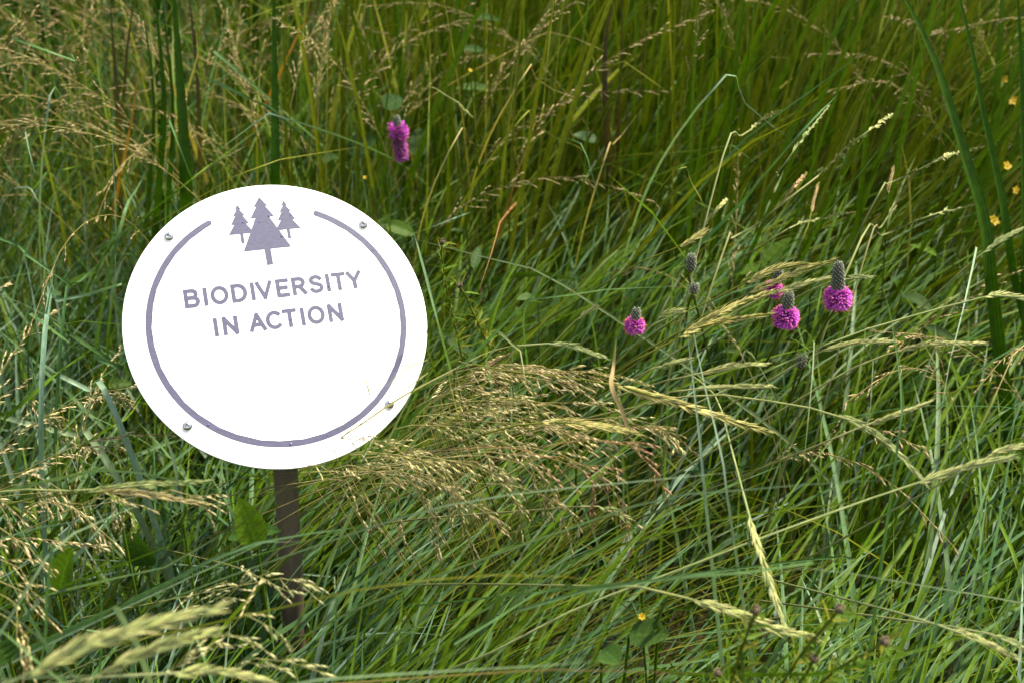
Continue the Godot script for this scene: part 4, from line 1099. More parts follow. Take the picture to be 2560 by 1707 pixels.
	blade("grass_leaf", "grass blade", "grey-green blade forming the upright side of a tent shape", [Vector3(-0.3183, 0.3400, -0.9751), Vector3(-0.3017, 0.4028, -0.9462), Vector3(-0.2993, 0.4424, -0.9690)], 0.0040, "glau", 0.0)
	blade("grass_leaf", "grass blade", "grey-green blade bent down as the other side of a tent shape", [Vector3(-0.2993, 0.4426, -0.9694), Vector3(-0.2683, 0.4379, -0.8893), Vector3(-0.2798, 0.3756, -0.9621), Vector3(-0.2697, 0.3600, -0.9447)], 0.0039, "glau", 0.0)
	blade("grass_leaf", "grass blade", "straight grey-green blade leaning against the tent-shaped pair", [Vector3(-0.3363, 0.3649, -0.9109), Vector3(-0.3505, 0.3709, -1.0325), Vector3(-0.3149, 0.4227, -0.9976)], 0.0040, "glau", 0.0)
	blade("grass_leaf", "grass blade", "pale blue upright blade among tan panicles", [Vector3(-0.3291, 0.3849, -0.8862), Vector3(-0.3241, 0.4268, -0.8855), Vector3(-0.3258, 0.4611, -0.9037)], 0.0037, "blue", 0.0)
	blade("grass_leaf", "grass blade", "long thin green blade rising across behind the sign top", [Vector3(-0.3525, 0.3363, -0.9842), Vector3(-0.2688, 0.4101, -0.9053), Vector3(-0.2627, 0.3995, -1.0149), Vector3(-0.2090, 0.4325, -1.0656)], 0.0025, "green", 0.0)
	blade("grass_leaf", "grass blade", "arching thin yellow-green blade above the sign top", [Vector3(-0.2743, 0.3840, -0.9238), Vector3(-0.2144, 0.4253, -0.8864), Vector3(-0.1794, 0.4145, -0.9590), Vector3(-0.1380, 0.3983, -1.0366)], 0.0019, "yel", 0.0)
	blade("grass_leaf", "grass blade", "grey-green blade arching through the tan panicles at the upper corner", [Vector3(-0.4664, 0.4836, -1.0839), Vector3(-0.3744, 0.5095, -0.9272), Vector3(-0.4093, 0.4624, -1.0803), Vector3(-0.3275, 0.4732, -0.9145)], 0.0030, "glau", 0.0)
	blade("grass_leaf", "grass blade", "green blade lying across below the pale blue upright blade", [Vector3(-0.4199, 0.3900, -0.9561), Vector3(-0.4172, 0.3772, -1.0356), Vector3(-0.3233, 0.4376, -0.8903)], 0.0028, "green", 0.0)
	blade("grass_leaf", "grass blade", "thin green blade rising towards the dark cattail stems", [Vector3(-0.4825, 0.3936, -1.0335), Vector3(-0.3930, 0.4391, -0.9602), Vector3(-0.3268, 0.4669, -0.9090)], 0.0025, "green", 0.0)
	blade("grass_leaf", "grass blade", "short whitish blue blade lying level in the upper corner", [Vector3(-0.3774, 0.4742, -0.9108), Vector3(-0.4010, 0.4509, -1.0071), Vector3(-0.3989, 0.4434, -1.0562)], 0.0035, "blue", 0.0)
	blade("grass_leaf", "grass blade", "pale blue blade sloping down at the picture edge", [Vector3(-0.4027, 0.4051, -0.9014), Vector3(-0.3839, 0.4005, -0.8715), Vector3(-0.4000, 0.3628, -0.9231)], 0.0035, "blue", 0.0)
	blade("grass_leaf", "grass blade", "short pale blue blade standing under the straw panicles", [Vector3(-0.4305, 0.4301, -0.9774), Vector3(-0.4027, 0.4237, -0.9143), Vector3(-0.3893, 0.4202, -0.8866)], 0.0037, "blue", 0.0)
	blade("grass_leaf", "grass blade", "upright grey-green blade crossing other blades beside the sign", [Vector3(-0.3211, 0.3801, -0.7024), Vector3(-0.3180, 0.3988, -0.7143), Vector3(-0.3170, 0.4148, -0.7280), Vector3(-0.3148, 0.4361, -0.7341)], 0.0039, "glau", 0.0)
	blade("grass_leaf", "grass blade", "long grey-green blade sloping down towards the sign", [Vector3(-0.3900, 0.3998, -0.8065), Vector3(-0.3883, 0.3705, -0.8394), Vector3(-0.3174, 0.4083, -0.7175), Vector3(-0.3565, 0.3300, -0.8555)], 0.0037, "glau", 0.0)
	blade("grass_leaf", "grass blade", "grey-green blade rising behind the sign rim", [Vector3(-0.3397, 0.3588, -0.7845), Vector3(-0.3555, 0.3395, -0.8607), Vector3(-0.3049, 0.3907, -0.7853), Vector3(-0.2690, 0.4251, -0.7483)], 0.0039, "glau", 0.0)
	blade("grass_leaf", "grass blade", "bright pale blue blade nearly level beside the sign", [Vector3(-0.3193, 0.3861, -0.7060), Vector3(-0.3566, 0.3267, -0.8541), Vector3(-0.2701, 0.4001, -0.7126)], 0.0040, "blue", 0.0)
	blade("grass_leaf", "grass blade", "grey-green blade with a cut tip sloping under the level blue blade", [Vector3(-0.3557, 0.2871, -0.8310), Vector3(-0.3217, 0.3680, -0.7087), Vector3(-0.3617, 0.3521, -0.7676)], 0.0037, "glau", 0.75)
	blade("grass_leaf", "grass blade", "second grey-green blade with a cut tip sloping towards the sign", [Vector3(-0.3352, 0.3066, -0.8011), Vector3(-0.3550, 0.3117, -0.8141), Vector3(-0.3220, 0.3715, -0.7142)], 0.0040, "glau", 0.75)
	blade("grass_leaf", "grass blade", "long green blade rising to the sign from the picture edge", [Vector3(-0.4127, 0.2435, -0.8012), Vector3(-0.3252, 0.3372, -0.6808), Vector3(-0.3554, 0.2842, -0.8288), Vector3(-0.2719, 0.3707, -0.7033)], 0.0040, "green", 0.0)
	blade("grass_leaf", "grass blade", "grey-green blade bent sharply and hanging at the picture edge", [Vector3(-0.3494, 0.3359, -0.7282), Vector3(-0.3332, 0.3377, -0.6944), Vector3(-0.3243, 0.3281, -0.6765), Vector3(-0.3309, 0.2977, -0.6899)], 0.0044, "glau", 0.0)
	blade("grass_leaf", "grass blade", "bright whitish blue blade with a cut tip lying slantwise", [Vector3(-0.2762, 0.3274, -0.6758), Vector3(-0.3368, 0.2778, -0.7841), Vector3(-0.3539, 0.2876, -0.7853), Vector3(-0.3236, 0.3515, -0.6879)], 0.0049, "blue", 0.75)
	blade("grass_leaf", "grass blade", "pale blade whose cut tip points away from the sign rim", [Vector3(-0.2872, 0.3155, -0.7460), Vector3(-0.2766, 0.3519, -0.6894), Vector3(-0.3216, 0.3135, -0.7719)], 0.0046, "glau", 0.75)
	blade("grass_leaf", "grass blade", "broad pale green blade with a blunt tip lying below the bent blade", [Vector3(-0.3023, 0.2815, -0.6983), Vector3(-0.3595, 0.2444, -0.7726), Vector3(-0.3415, 0.3036, -0.6881), Vector3(-0.4183, 0.2382, -0.8066)], 0.0053, "pale", 0.75)
	blade("grass_leaf", "grass blade", "green blade rising to the lower rim of the sign", [Vector3(-0.2995, 0.2896, -0.6971), Vector3(-0.2850, 0.2921, -0.7092), Vector3(-0.3054, 0.2547, -0.8152)], 0.0026, "green", 0.0)
	blade("grass_leaf", "grass blade", "broad grey-green upright blade with a folded top at lower height", [Vector3(-0.2261, 0.3394, -0.4230), Vector3(-0.2145, 0.3754, -0.4122), Vector3(-0.2039, 0.4042, -0.4024), Vector3(-0.1984, 0.4186, -0.3976)], 0.0046, "glau", 0.75)
	blade("grass_leaf", "grass blade", "pale blade bent over from the broad upright blade", [Vector3(-0.1985, 0.4186, -0.3979), Vector3(-0.1948, 0.4114, -0.4173), Vector3(-0.1857, 0.4042, -0.4420), Vector3(-0.1833, 0.3898, -0.4696)], 0.0021, "pale", 0.0)
	blade("grass_leaf", "grass blade", "grey-green upright blade standing below the drooping tan panicle", [Vector3(-0.2002, 0.3394, -0.4282), Vector3(-0.1938, 0.3682, -0.4209), Vector3(-0.1912, 0.3898, -0.4207), Vector3(-0.1885, 0.4114, -0.4184)], 0.0039, "glau", 0.0)
	blade("grass_leaf", "grass blade", "short grey-green blade leaning beside the upright one", [Vector3(-0.1987, 0.3394, -0.4271), Vector3(-0.1978, 0.3610, -0.4190), Vector3(-0.1969, 0.3826, -0.4139)], 0.0030, "glau", 0.0)
	blade("grass_leaf", "grass blade", "whitish blue blade with a cut tip behind the big cream spike", [Vector3(-0.1509, 0.3754, -0.3582), Vector3(-0.1516, 0.3970, -0.3547), Vector3(-0.1550, 0.4114, -0.3557), Vector3(-0.1572, 0.4222, -0.3532)], 0.0042, "blue", 0.75)
	blade("grass_leaf", "grass blade", "broad pale green blade sloping down across the lower corner", [Vector3(-0.1768, 0.3754, -0.3548), Vector3(-0.1882, 0.3898, -0.3600), Vector3(-0.1980, 0.4042, -0.3614), Vector3(-0.2102, 0.4114, -0.3655), Vector3(-0.2227, 0.4114, -0.3738)], 0.0049, "pale", 0.0)
	blade("grass_leaf", "grass blade", "grey-green blade sloping below the broad pale blade at the lower corner", [Vector3(-0.1893, 0.3898, -0.3515), Vector3(-0.2005, 0.3970, -0.3564), Vector3(-0.2097, 0.4042, -0.3605), Vector3(-0.2202, 0.4042, -0.3685)], 0.0042, "glau", 0.0)
	blade("grass_leaf", "grass blade", "broad grey-green blade reaching behind the post at half its height", [Vector3(-0.1674, 0.3610, -0.4448), Vector3(-0.1413, 0.3790, -0.4412), Vector3(-0.1134, 0.3898, -0.4407), Vector3(-0.0804, 0.3934, -0.4428), Vector3(-0.0703, 0.3934, -0.4452)], 0.0045, "glau", 0.0)
	blade("grass_leaf", "grass blade", "pale green blade lying level below the sign rim", [Vector3(-0.2043, 0.4042, -0.4809), Vector3(-0.1763, 0.4006, -0.4764), Vector3(-0.1500, 0.3970, -0.4720), Vector3(-0.1271, 0.3898, -0.4745)], 0.0039, "pale", 0.0)
	blade("grass_leaf", "grass blade", "short pale blade standing in front of the foot of the post", [Vector3(-0.1069, 0.3394, -0.4199), Vector3(-0.1068, 0.3538, -0.4170), Vector3(-0.1090, 0.3682, -0.4151)], 0.0032, "pale", 0.0)
	blade("grass_leaf", "grass blade", "dark green stem rising across the post top to the sign rim", [Vector3(-0.1877, 0.3322, -0.4559), Vector3(-0.1584, 0.3682, -0.4471), Vector3(-0.1345, 0.3898, -0.4477), Vector3(-0.1112, 0.4114, -0.4473), Vector3(-0.0859, 0.4294, -0.4500)], 0.0020, "dark", 0.0)
	blade("grass_leaf", "grass blade", "second dark green stem rising across the post", [Vector3(-0.1970, 0.3394, -0.4553), Vector3(-0.1674, 0.3682, -0.4540), Vector3(-0.1447, 0.3826, -0.4515), Vector3(-0.1135, 0.4114, -0.4449), Vector3(-0.0911, 0.4258, -0.4505)], 0.0017, "dark", 0.0)
	blade("grass_leaf", "grass blade", "olive green stem crossing the post top below the sign", [Vector3(-0.1380, 0.3754, -0.4564), Vector3(-0.1167, 0.3970, -0.4509), Vector3(-0.0978, 0.4186, -0.4539), Vector3(-0.0789, 0.4330, -0.4520)], 0.0018, "dark", 0.0)
	blade("grass_leaf", "grass blade", "long arching yellow-green stem that starts in front of the post", [Vector3(-0.1049, 0.3826, -0.3986), Vector3(-0.0727, 0.4006, -0.3879), Vector3(-0.0402, 0.4114, -0.3824), Vector3(-0.0092, 0.4150, -0.3817), Vector3(0.0218, 0.4114, -0.3853), Vector3(0.0529, 0.4078, -0.3829)], 0.0017, "yel", 0.0)
	blade("grass_leaf", "grass blade", "short pale blade lying level across the post", [Vector3(-0.1147, 0.3970, -0.4294), Vector3(-0.1095, 0.3970, -0.4311), Vector3(-0.0985, 0.3970, -0.4306), Vector3(-0.0935, 0.3970, -0.4289)], 0.0024, "pale", 0.0)
	blade("grass_leaf", "grass blade", "thin pale blade lying level under the big cream spikes", [Vector3(-0.1896, 0.4186, -0.3178), Vector3(-0.1515, 0.4186, -0.3174), Vector3(-0.1252, 0.4186, -0.3200), Vector3(-0.1091, 0.4186, -0.3212)], 0.0018, "pale", 0.0)
	blade("grass_leaf", "grass blade", "pale blue blade lying behind the drooping tan panicle", [Vector3(-0.2319, 0.3898, -0.4489), Vector3(-0.2093, 0.3970, -0.4426), Vector3(-0.1915, 0.4042, -0.4408), Vector3(-0.1756, 0.4042, -0.4504)], 0.0025, "blue", 0.0)
	blade("grass_leaf", "grass blade", "blue-green blade rising towards the post at lower height", [Vector3(-0.1980, 0.3466, -0.4674), Vector3(-0.1680, 0.3682, -0.4482), Vector3(-0.1479, 0.3826, -0.4468), Vector3(-0.1298, 0.3970, -0.4426)], 0.0025, "blue", 0.0)
	blade("grass_leaf", "grass blade", "green blade rising towards the post above the blue-green one", [Vector3(-0.2063, 0.3466, -0.4746), Vector3(-0.1766, 0.3682, -0.4611), Vector3(-0.1546, 0.3826, -0.4539), Vector3(-0.1339, 0.3970, -0.4485)], 0.0027, "green", 0.0)
	seed_spike("biggest cream seed spike at the lower corner, pointing up towards the post", [Vector3(-0.1895, 0.4200, -0.3104), Vector3(-0.1812, 0.4250, -0.3081)], [Vector3(-0.1725, 0.4300, -0.3072), Vector3(-0.1515, 0.4400, -0.3119), Vector3(-0.1307, 0.4450, -0.3147), Vector3(-0.1036, 0.4500, -0.3198)], 0.0042, "cream")
	seed_spike("second big cream seed spike just below the biggest one", [Vector3(-0.1751, 0.3900, -0.3398), Vector3(-0.1653, 0.4000, -0.3366)], [Vector3(-0.1588, 0.4050, -0.3357), Vector3(-0.1385, 0.4150, -0.3365), Vector3(-0.1266, 0.4200, -0.3367), Vector3(-0.1139, 0.4200, -0.3404)], 0.0038, "cream")
	seed_spike("cream seed spike lying along the lower edge under the post", [Vector3(-0.1686, 0.3850, -0.3532), Vector3(-0.1517, 0.3900, -0.3496)], [Vector3(-0.1355, 0.3950, -0.3447), Vector3(-0.1235, 0.3950, -0.3463), Vector3(-0.1115, 0.3950, -0.3451), Vector3(-0.0941, 0.3900, -0.3438)], 0.0030, "cream")
	seed_spike("green-cream seed spike lying level below the sign, upper of two", [Vector3(-0.2728, 0.3750, -0.5025), Vector3(-0.2459, 0.3800, -0.4955)], [Vector3(-0.2193, 0.3850, -0.4874), Vector3(-0.1986, 0.3900, -0.4842), Vector3(-0.1779, 0.3950, -0.4795), Vector3(-0.1547, 0.3950, -0.4814)], 0.0026, "green")
	seed_spike("straw seed spike drooping below the sign, lower of two", [Vector3(-0.2647, 0.3700, -0.4991), Vector3(-0.2330, 0.3800, -0.4915)], [Vector3(-0.2161, 0.3850, -0.4869), Vector3(-0.1933, 0.3900, -0.4789), Vector3(-0.1735, 0.3900, -0.4744), Vector3(-0.1535, 0.3850, -0.4745)], 0.0026, "straw")
	seed_spike("large cream seed spike drooping low over the feathery green plant", [Vector3(0.0605, 0.3650, -0.4354), Vector3(0.0753, 0.3650, -0.4295)], [Vector3(0.0867, 0.3650, -0.4257), Vector3(0.1054, 0.3620, -0.4199), Vector3(0.1230, 0.3550, -0.4177), Vector3(0.1474, 0.3450, -0.4219)], 0.0036, "cream")
	seed_spike("cream seed spike hanging straight down to meet the large drooping spike", [Vector3(0.1215, 0.3850, -0.5856), Vector3(0.1222, 0.3800, -0.5294)], [Vector3(0.1223, 0.3750, -0.4778), Vector3(0.1236, 0.3700, -0.4587), Vector3(0.1274, 0.3600, -0.4438), Vector3(0.1314, 0.3500, -0.4234)], 0.0030, "cream")
	seed_spike("cream seed spike at the end of the long yellow stem", [Vector3(-0.0161, 0.2900, -0.4688), Vector3(0.0344, 0.3250, -0.4667), Vector3(0.0865, 0.3500, -0.4672), Vector3(0.1218, 0.3700, -0.4647), Vector3(0.1831, 0.3850, -0.4803)], [Vector3(0.2070, 0.3950, -0.4805), Vector3(0.2226, 0.4000, -0.4832), Vector3(0.2389, 0.4050, -0.4837), Vector3(0.2533, 0.4100, -0.4814)], 0.0028, "cream")
	seed_spike("green seed spike bent over, its tip touching the long yellow stem", [Vector3(0.1063, 0.3900, -0.5787), Vector3(0.1464, 0.3950, -0.5632), Vector3(0.1670, 0.4000, -0.5464)], [Vector3(0.1808, 0.4000, -0.5400), Vector3(0.1915, 0.3980, -0.5309), Vector3(0.2040, 0.3900, -0.5287), Vector3(0.2231, 0.3750, -0.5084)], 0.0026, "green")
	seed_spike("pale seed spike crossing above the bent-over spike", [Vector3(0.1672, 0.3800, -0.5370), Vector3(0.1832, 0.3950, -0.5282)], [Vector3(0.1949, 0.4000, -0.5299), Vector3(0.2059, 0.4050, -0.5293), Vector3(0.2191, 0.4070, -0.5345), Vector3(0.2293, 0.4100, -0.5368)], 0.0022, "cream")
	seed_spike("broad golden seed spike drooping beneath the stacked level spikes", [Vector3(-0.0343, 0.4000, -0.5918), Vector3(0.0103, 0.4100, -0.5672), Vector3(0.0432, 0.4100, -0.5603)], [Vector3(0.0592, 0.4100, -0.5544), Vector3(0.0796, 0.4050, -0.5508), Vector3(0.1072, 0.4000, -0.5416), Vector3(0.1464, 0.3850, -0.5437)], 0.0036, "gold")
	seed_spike("slim cream seed spike lying dead level, lowest of the stack", [Vector3(0.0875, 0.4000, -0.5629), Vector3(0.0978, 0.4000, -0.5654)], [Vector3(0.1032, 0.4050, -0.5591), Vector3(0.1190, 0.4080, -0.5563), Vector3(0.1323, 0.4100, -0.5536), Vector3(0.1462, 0.4100, -0.5536)], 0.0020, "cream")
	seed_spike("cream seed spike with spread grains above the dead level one", [Vector3(0.0930, 0.4000, -0.5802), Vector3(0.1021, 0.4100, -0.5655)], [Vector3(0.1083, 0.4100, -0.5681), Vector3(0.1200, 0.4150, -0.5658), Vector3(0.1309, 0.4200, -0.5600), Vector3(0.1442, 0.4200, -0.5609)], 0.0023, "cream")
	seed_spike("golden seed spike pointing at the low purple flower head", [Vector3(0.0748, 0.4000, -0.6039), Vector3(0.0918, 0.4100, -0.6037)], [Vector3(0.1003, 0.4150, -0.6044), Vector3(0.1166, 0.4200, -0.6111), Vector3(0.1351, 0.4250, -0.6088), Vector3(0.1528, 0.4300, -0.6044)], 0.0028, "gold")
	seed_spike("golden seed spike sloping up under the hidden flower head", [Vector3(0.0802, 0.4000, -0.6134), Vector3(0.0927, 0.4100, -0.6114)], [Vector3(0.1032, 0.4200, -0.6032), Vector3(0.1209, 0.4300, -0.6044), Vector3(0.1361, 0.4350, -0.6101), Vector3(0.1559, 0.4400, -0.6158)], 0.0026, "gold")
	seed_spike("golden seed spike at the top of the stack by the hidden flower head", [Vector3(0.1058, 0.4100, -0.6440), Vector3(0.1288, 0.4200, -0.6487)], [Vector3(0.1451, 0.4350, -0.6399), Vector3(0.1569, 0.4420, -0.6396), Vector3(0.1689, 0.4460, -0.6389), Vector3(0.1808, 0.4500, -0.6345)], 0.0028, "gold")
	seed_spike("golden seed spike crossing just over the hidden flower head", [Vector3(0.1138, 0.4100, -0.6356), Vector3(0.1347, 0.4200, -0.6400)], [Vector3(0.1466, 0.4300, -0.6356), Vector3(0.1652, 0.4400, -0.6352), Vector3(0.1807, 0.4460, -0.6360), Vector3(0.1947, 0.4520, -0.6343)], 0.0026, "gold")
	seed_spike("cream seed spike ending against the tallest purple cone", [Vector3(0.1328, 0.4100, -0.6398), Vector3(0.1483, 0.4200, -0.6400)], [Vector3(0.1587, 0.4300, -0.6335), Vector3(0.1719, 0.4360, -0.6311), Vector3(0.1838, 0.4400, -0.6308), Vector3(0.1945, 0.4430, -0.6306)], 0.0024, "cream")
	seed_spike("short green seed spike behind the tallest purple cone", [Vector3(0.1854, 0.4300, -0.6400), Vector3(0.1954, 0.4400, -0.6308)], [Vector3(0.2026, 0.4450, -0.6272), Vector3(0.2085, 0.4450, -0.6261), Vector3(0.2170, 0.4450, -0.6250)], 0.0019, "green")
	seed_spike("cream seed spike lying level under the tallest purple flower", [Vector3(0.1579, 0.3800, -0.6127), Vector3(0.1731, 0.3950, -0.6076)], [Vector3(0.1845, 0.4100, -0.5965), Vector3(0.1984, 0.4150, -0.5958), Vector3(0.2086, 0.4200, -0.5889), Vector3(0.2234, 0.4200, -0.5898)], 0.0023, "cream")
	seed_spike("cream seed spike lying level beside the hanging blue-grey blade", [Vector3(0.1994, 0.3900, -0.6038), Vector3(0.2207, 0.4000, -0.6057)], [Vector3(0.2285, 0.4100, -0.5957), Vector3(0.2434, 0.4180, -0.5900), Vector3(0.2572, 0.4200, -0.5864), Vector3(0.2756, 0.4200, -0.5857)], 0.0023, "cream")
	seed_spike("seed spike on a long straight green stem cut by the picture edge", [Vector3(0.1048, 0.3600, -0.6111), Vector3(0.1360, 0.3800, -0.6062), Vector3(0.1690, 0.4000, -0.6039), Vector3(0.2063, 0.4150, -0.6093), Vector3(0.2579, 0.4300, -0.6135)], [Vector3(0.2789, 0.4400, -0.6071), Vector3(0.2889, 0.4400, -0.6106), Vector3(0.2972, 0.4400, -0.6075), Vector3(0.3067, 0.4400, -0.6054)], 0.0024, "cream")
	seed_spike("cream seed spike drooping at the lower corner", [Vector3(0.1945, 0.3400, -0.4457), Vector3(0.2011, 0.3450, -0.4344)], [Vector3(0.2135, 0.3450, -0.4286), Vector3(0.2227, 0.3440, -0.4240), Vector3(0.2318, 0.3420, -0.4191), Vector3(0.2443, 0.3350, -0.4187)], 0.0024, "cream")
	seed_spike("green seed spike drooping into the picture edge above the corner", [Vector3(0.2201, 0.3400, -0.4348), Vector3(0.2269, 0.3450, -0.4265)], [Vector3(0.2318, 0.3450, -0.4244), Vector3(0.2391, 0.3440, -0.4209), Vector3(0.2490, 0.3400, -0.4173)], 0.0020, "green")
	seed_spike("cream seed spike cut by the picture edge below the straw stalk", [Vector3(0.2466, 0.3700, -0.5257), Vector3(0.2561, 0.3800, -0.5236)], [Vector3(0.2592, 0.3850, -0.5217), Vector3(0.2678, 0.3880, -0.5229), Vector3(0.2845, 0.3900, -0.5257)], 0.0023, "cream")
	seed_spike("green seed spike rising to the picture edge behind the flowers", [Vector3(0.2838, 0.4300, -0.6625), Vector3(0.2905, 0.4400, -0.6603)], [Vector3(0.2950, 0.4480, -0.6567), Vector3(0.3058, 0.4550, -0.6600), Vector3(0.3216, 0.4600, -0.6672)], 0.0023, "green")
	seed_spike("yellow seed spike standing above the grey bud in the bundle", [Vector3(0.0806, 0.4300, -0.6791), Vector3(0.0965, 0.4400, -0.6735)], [Vector3(0.1070, 0.4460, -0.6712), Vector3(0.1154, 0.4500, -0.6737), Vector3(0.1245, 0.4550, -0.6774)], 0.0024, "gold")
	seed_spike("biggest upright cream seed spike in the far bundle", [Vector3(0.1552, 0.4015, -0.7701), Vector3(0.2037, 0.3703, -0.8974), Vector3(0.1974, 0.4465, -0.7610)], [Vector3(0.2587, 0.4131, -0.9115), Vector3(0.2568, 0.4573, -0.8429), Vector3(0.2534, 0.4869, -0.7859), Vector3(0.3172, 0.4602, -0.9262)], 0.0034, "cream")
	seed_spike("slender greenish seed spike sloping up beside the biggest upright one", [Vector3(0.2040, 0.3818, -0.9047), Vector3(0.2043, 0.4173, -0.8629)], [Vector3(0.1997, 0.4398, -0.8235), Vector3(0.1969, 0.4739, -0.7726), Vector3(0.2255, 0.4707, -0.8405), Vector3(0.2690, 0.4623, -0.9457)], 0.0025, "green")
	seed_spike("greenish seed spike lying level above the golden stack", [Vector3(0.2029, 0.3540, -0.8850), Vector3(0.1916, 0.4238, -0.7511)], [Vector3(0.2092, 0.4184, -0.7810), Vector3(0.2589, 0.3774, -0.8992), Vector3(0.2574, 0.4023, -0.8434), Vector3(0.2429, 0.4373, -0.7562)], 0.0026, "green")
	seed_spike("greenish seed spike crossing behind the broad cattail leaf", [Vector3(0.2423, 0.4132, -0.7416), Vector3(0.3185, 0.3659, -0.8947)], [Vector3(0.3121, 0.3958, -0.8378), Vector3(0.2992, 0.4340, -0.7592), Vector3(0.3723, 0.3884, -0.8941), Vector3(0.3598, 0.4224, -0.8168)], 0.0023, "green")
	seed_spike("cream seed spike passing in front of the broad cattail leaf", [Vector3(0.2848, 0.4186, -0.8386), Vector3(0.3265, 0.4072, -0.9138)], [Vector3(0.3029, 0.4512, -0.8085), Vector3(0.3086, 0.4658, -0.7876), Vector3(0.3723, 0.4327, -0.9097), Vector3(0.3725, 0.4513, -0.8659)], 0.0028, "cream")
	seed_spike("cream seed spike rising to the base of the crossing spike", [Vector3(0.2701, 0.3998, -0.7971), Vector3(0.2987, 0.3842, -0.8612)], [Vector3(0.3151, 0.3804, -0.8946), Vector3(0.3252, 0.3919, -0.9057), Vector3(0.3198, 0.4184, -0.8739), Vector3(0.3079, 0.4457, -0.8284)], 0.0025, "cream")
	seed_spike("pale seed spike rising in the far yellow-green grass", [Vector3(0.1498, 0.4742, -0.7751), Vector3(0.1797, 0.4600, -0.8647)], [Vector3(0.1974, 0.4492, -0.9170), Vector3(0.2110, 0.4518, -0.9381), Vector3(0.2030, 0.4866, -0.8422)], 0.0023, "cream")
	seed_spike("tan seed spike rising below the slender greenish one", [Vector3(0.2007, 0.4013, -0.8364), Vector3(0.1949, 0.4274, -0.7890)], [Vector3(0.1931, 0.4405, -0.7669), Vector3(0.2007, 0.4513, -0.7689), Vector3(0.2275, 0.4391, -0.8377)], 0.0022, "tan")
	seed_spike("short cream seed spike at the start of the far bundle", [Vector3(0.1449, 0.3766, -0.8518), Vector3(0.1428, 0.4043, -0.8038)], [Vector3(0.1418, 0.4174, -0.7821), Vector3(0.1434, 0.4378, -0.7550), Vector3(0.1574, 0.4366, -0.7855)], 0.0023, "cream")
	seed_spike("small tan seed spike standing below the biggest upright spike", [Vector3(0.2255, 0.3909, -0.8194), Vector3(0.2386, 0.3891, -0.8551)], [Vector3(0.2441, 0.3944, -0.8712), Vector3(0.2492, 0.4015, -0.8862), Vector3(0.2567, 0.4075, -0.9055)], 0.0018, "tan")
	seed_spike("small pinkish tan seed spike hanging beside the broad cattail leaf", [Vector3(0.3144, 0.3865, -0.8956), Vector3(0.3151, 0.3930, -0.8992)], [Vector3(0.3143, 0.4004, -0.9001), Vector3(0.3176, 0.4076, -0.9089), Vector3(0.3228, 0.4160, -0.9202)], 0.0018, "tan")
	seed_spike("green seed spike arching over the stubby pale stalk", [Vector3(-0.0023, 0.4100, -0.5980), Vector3(0.0133, 0.4150, -0.5939)], [Vector3(0.0228, 0.4150, -0.5958), Vector3(0.0329, 0.4160, -0.5920), Vector3(0.0431, 0.4140, -0.5884), Vector3(0.0552, 0.4100, -0.5877)], 0.0022, "green")
	seed_spike("golden-green seed spike lying level in the tan panicles", [Vector3(-0.0145, 0.3850, -0.5444), Vector3(0.0060, 0.3950, -0.5374)], [Vector3(0.0171, 0.4000, -0.5314), Vector3(0.0338, 0.4000, -0.5307), Vector3(0.0497, 0.3980, -0.5294), Vector3(0.0698, 0.3920, -0.5323)], 0.0030, "gold")
	seed_spike("cream seed spike behind the lone low flower head", [Vector3(0.0762, 0.4100, -0.6095), Vector3(0.0832, 0.4250, -0.6009)], [Vector3(0.0863, 0.4300, -0.6005), Vector3(0.0909, 0.4340, -0.5981), Vector3(0.1000, 0.4360, -0.5969)], 0.0024, "cream")
	seed_spike("short cream seed spike above the broad golden one", [Vector3(0.0752, 0.4000, -0.5855), Vector3(0.0811, 0.4100, -0.5742)], [Vector3(0.0841, 0.4120, -0.5723), Vector3(0.0937, 0.4160, -0.5710), Vector3(0.1012, 0.4200, -0.5670)], 0.0020, "cream")
	seed_spike("short cream seed spike rising near the shiny blue blade", [Vector3(0.0351, 0.4050, -0.6354), Vector3(0.0385, 0.4100, -0.6335)], [Vector3(0.0409, 0.4150, -0.6295), Vector3(0.0461, 0.4200, -0.6284), Vector3(0.0523, 0.4270, -0.6230)], 0.0020, "cream")
	seed_spike("small pink-tan seed spike sloping beside the sign edge", [Vector3(-0.0197, 0.3950, -0.5928), Vector3(-0.0186, 0.4000, -0.5882)], [Vector3(-0.0177, 0.4030, -0.5863), Vector3(-0.0108, 0.4070, -0.5879), Vector3(-0.0022, 0.4120, -0.5876)], 0.0018, "tan")
	seed_spike("lone pale seed spike above the sign top", [Vector3(-0.2824, 0.3808, -1.0377), Vector3(-0.2783, 0.3832, -1.0391)], [Vector3(-0.2740, 0.3869, -1.0344), Vector3(-0.2516, 0.4070, -0.9869), Vector3(-0.2235, 0.4347, -0.9175)], 0.0025, "cream")
	seed_spike("pale seed spike drooping beside the tall purple flower", [Vector3(-0.0814, 0.4308, -1.1269), Vector3(-0.0609, 0.4502, -1.0250)], [Vector3(-0.0511, 0.4557, -0.9891), Vector3(-0.0441, 0.4446, -1.0011), Vector3(-0.0367, 0.4150, -1.0696)], 0.0024, "cream")
	seed_spike("pale seed spike on an upright blade in the far middle", [Vector3(-0.0015, 0.4560, -1.0833), Vector3(0.0005, 0.4661, -1.0763)], [Vector3(0.0026, 0.4728, -1.0651), Vector3(0.0065, 0.4835, -1.0419), Vector3(0.0116, 0.4951, -1.0193)], 0.0019, "cream")
	seed_spike("small pale green seed spike under the tan panicles", [Vector3(0.0442, 0.3600, -0.5106), Vector3(0.0457, 0.3600, -0.5100)], [Vector3(0.0476, 0.3600, -0.5086), Vector3(0.0553, 0.3570, -0.5087), Vector3(0.0641, 0.3500, -0.5104)], 0.0028, "green")
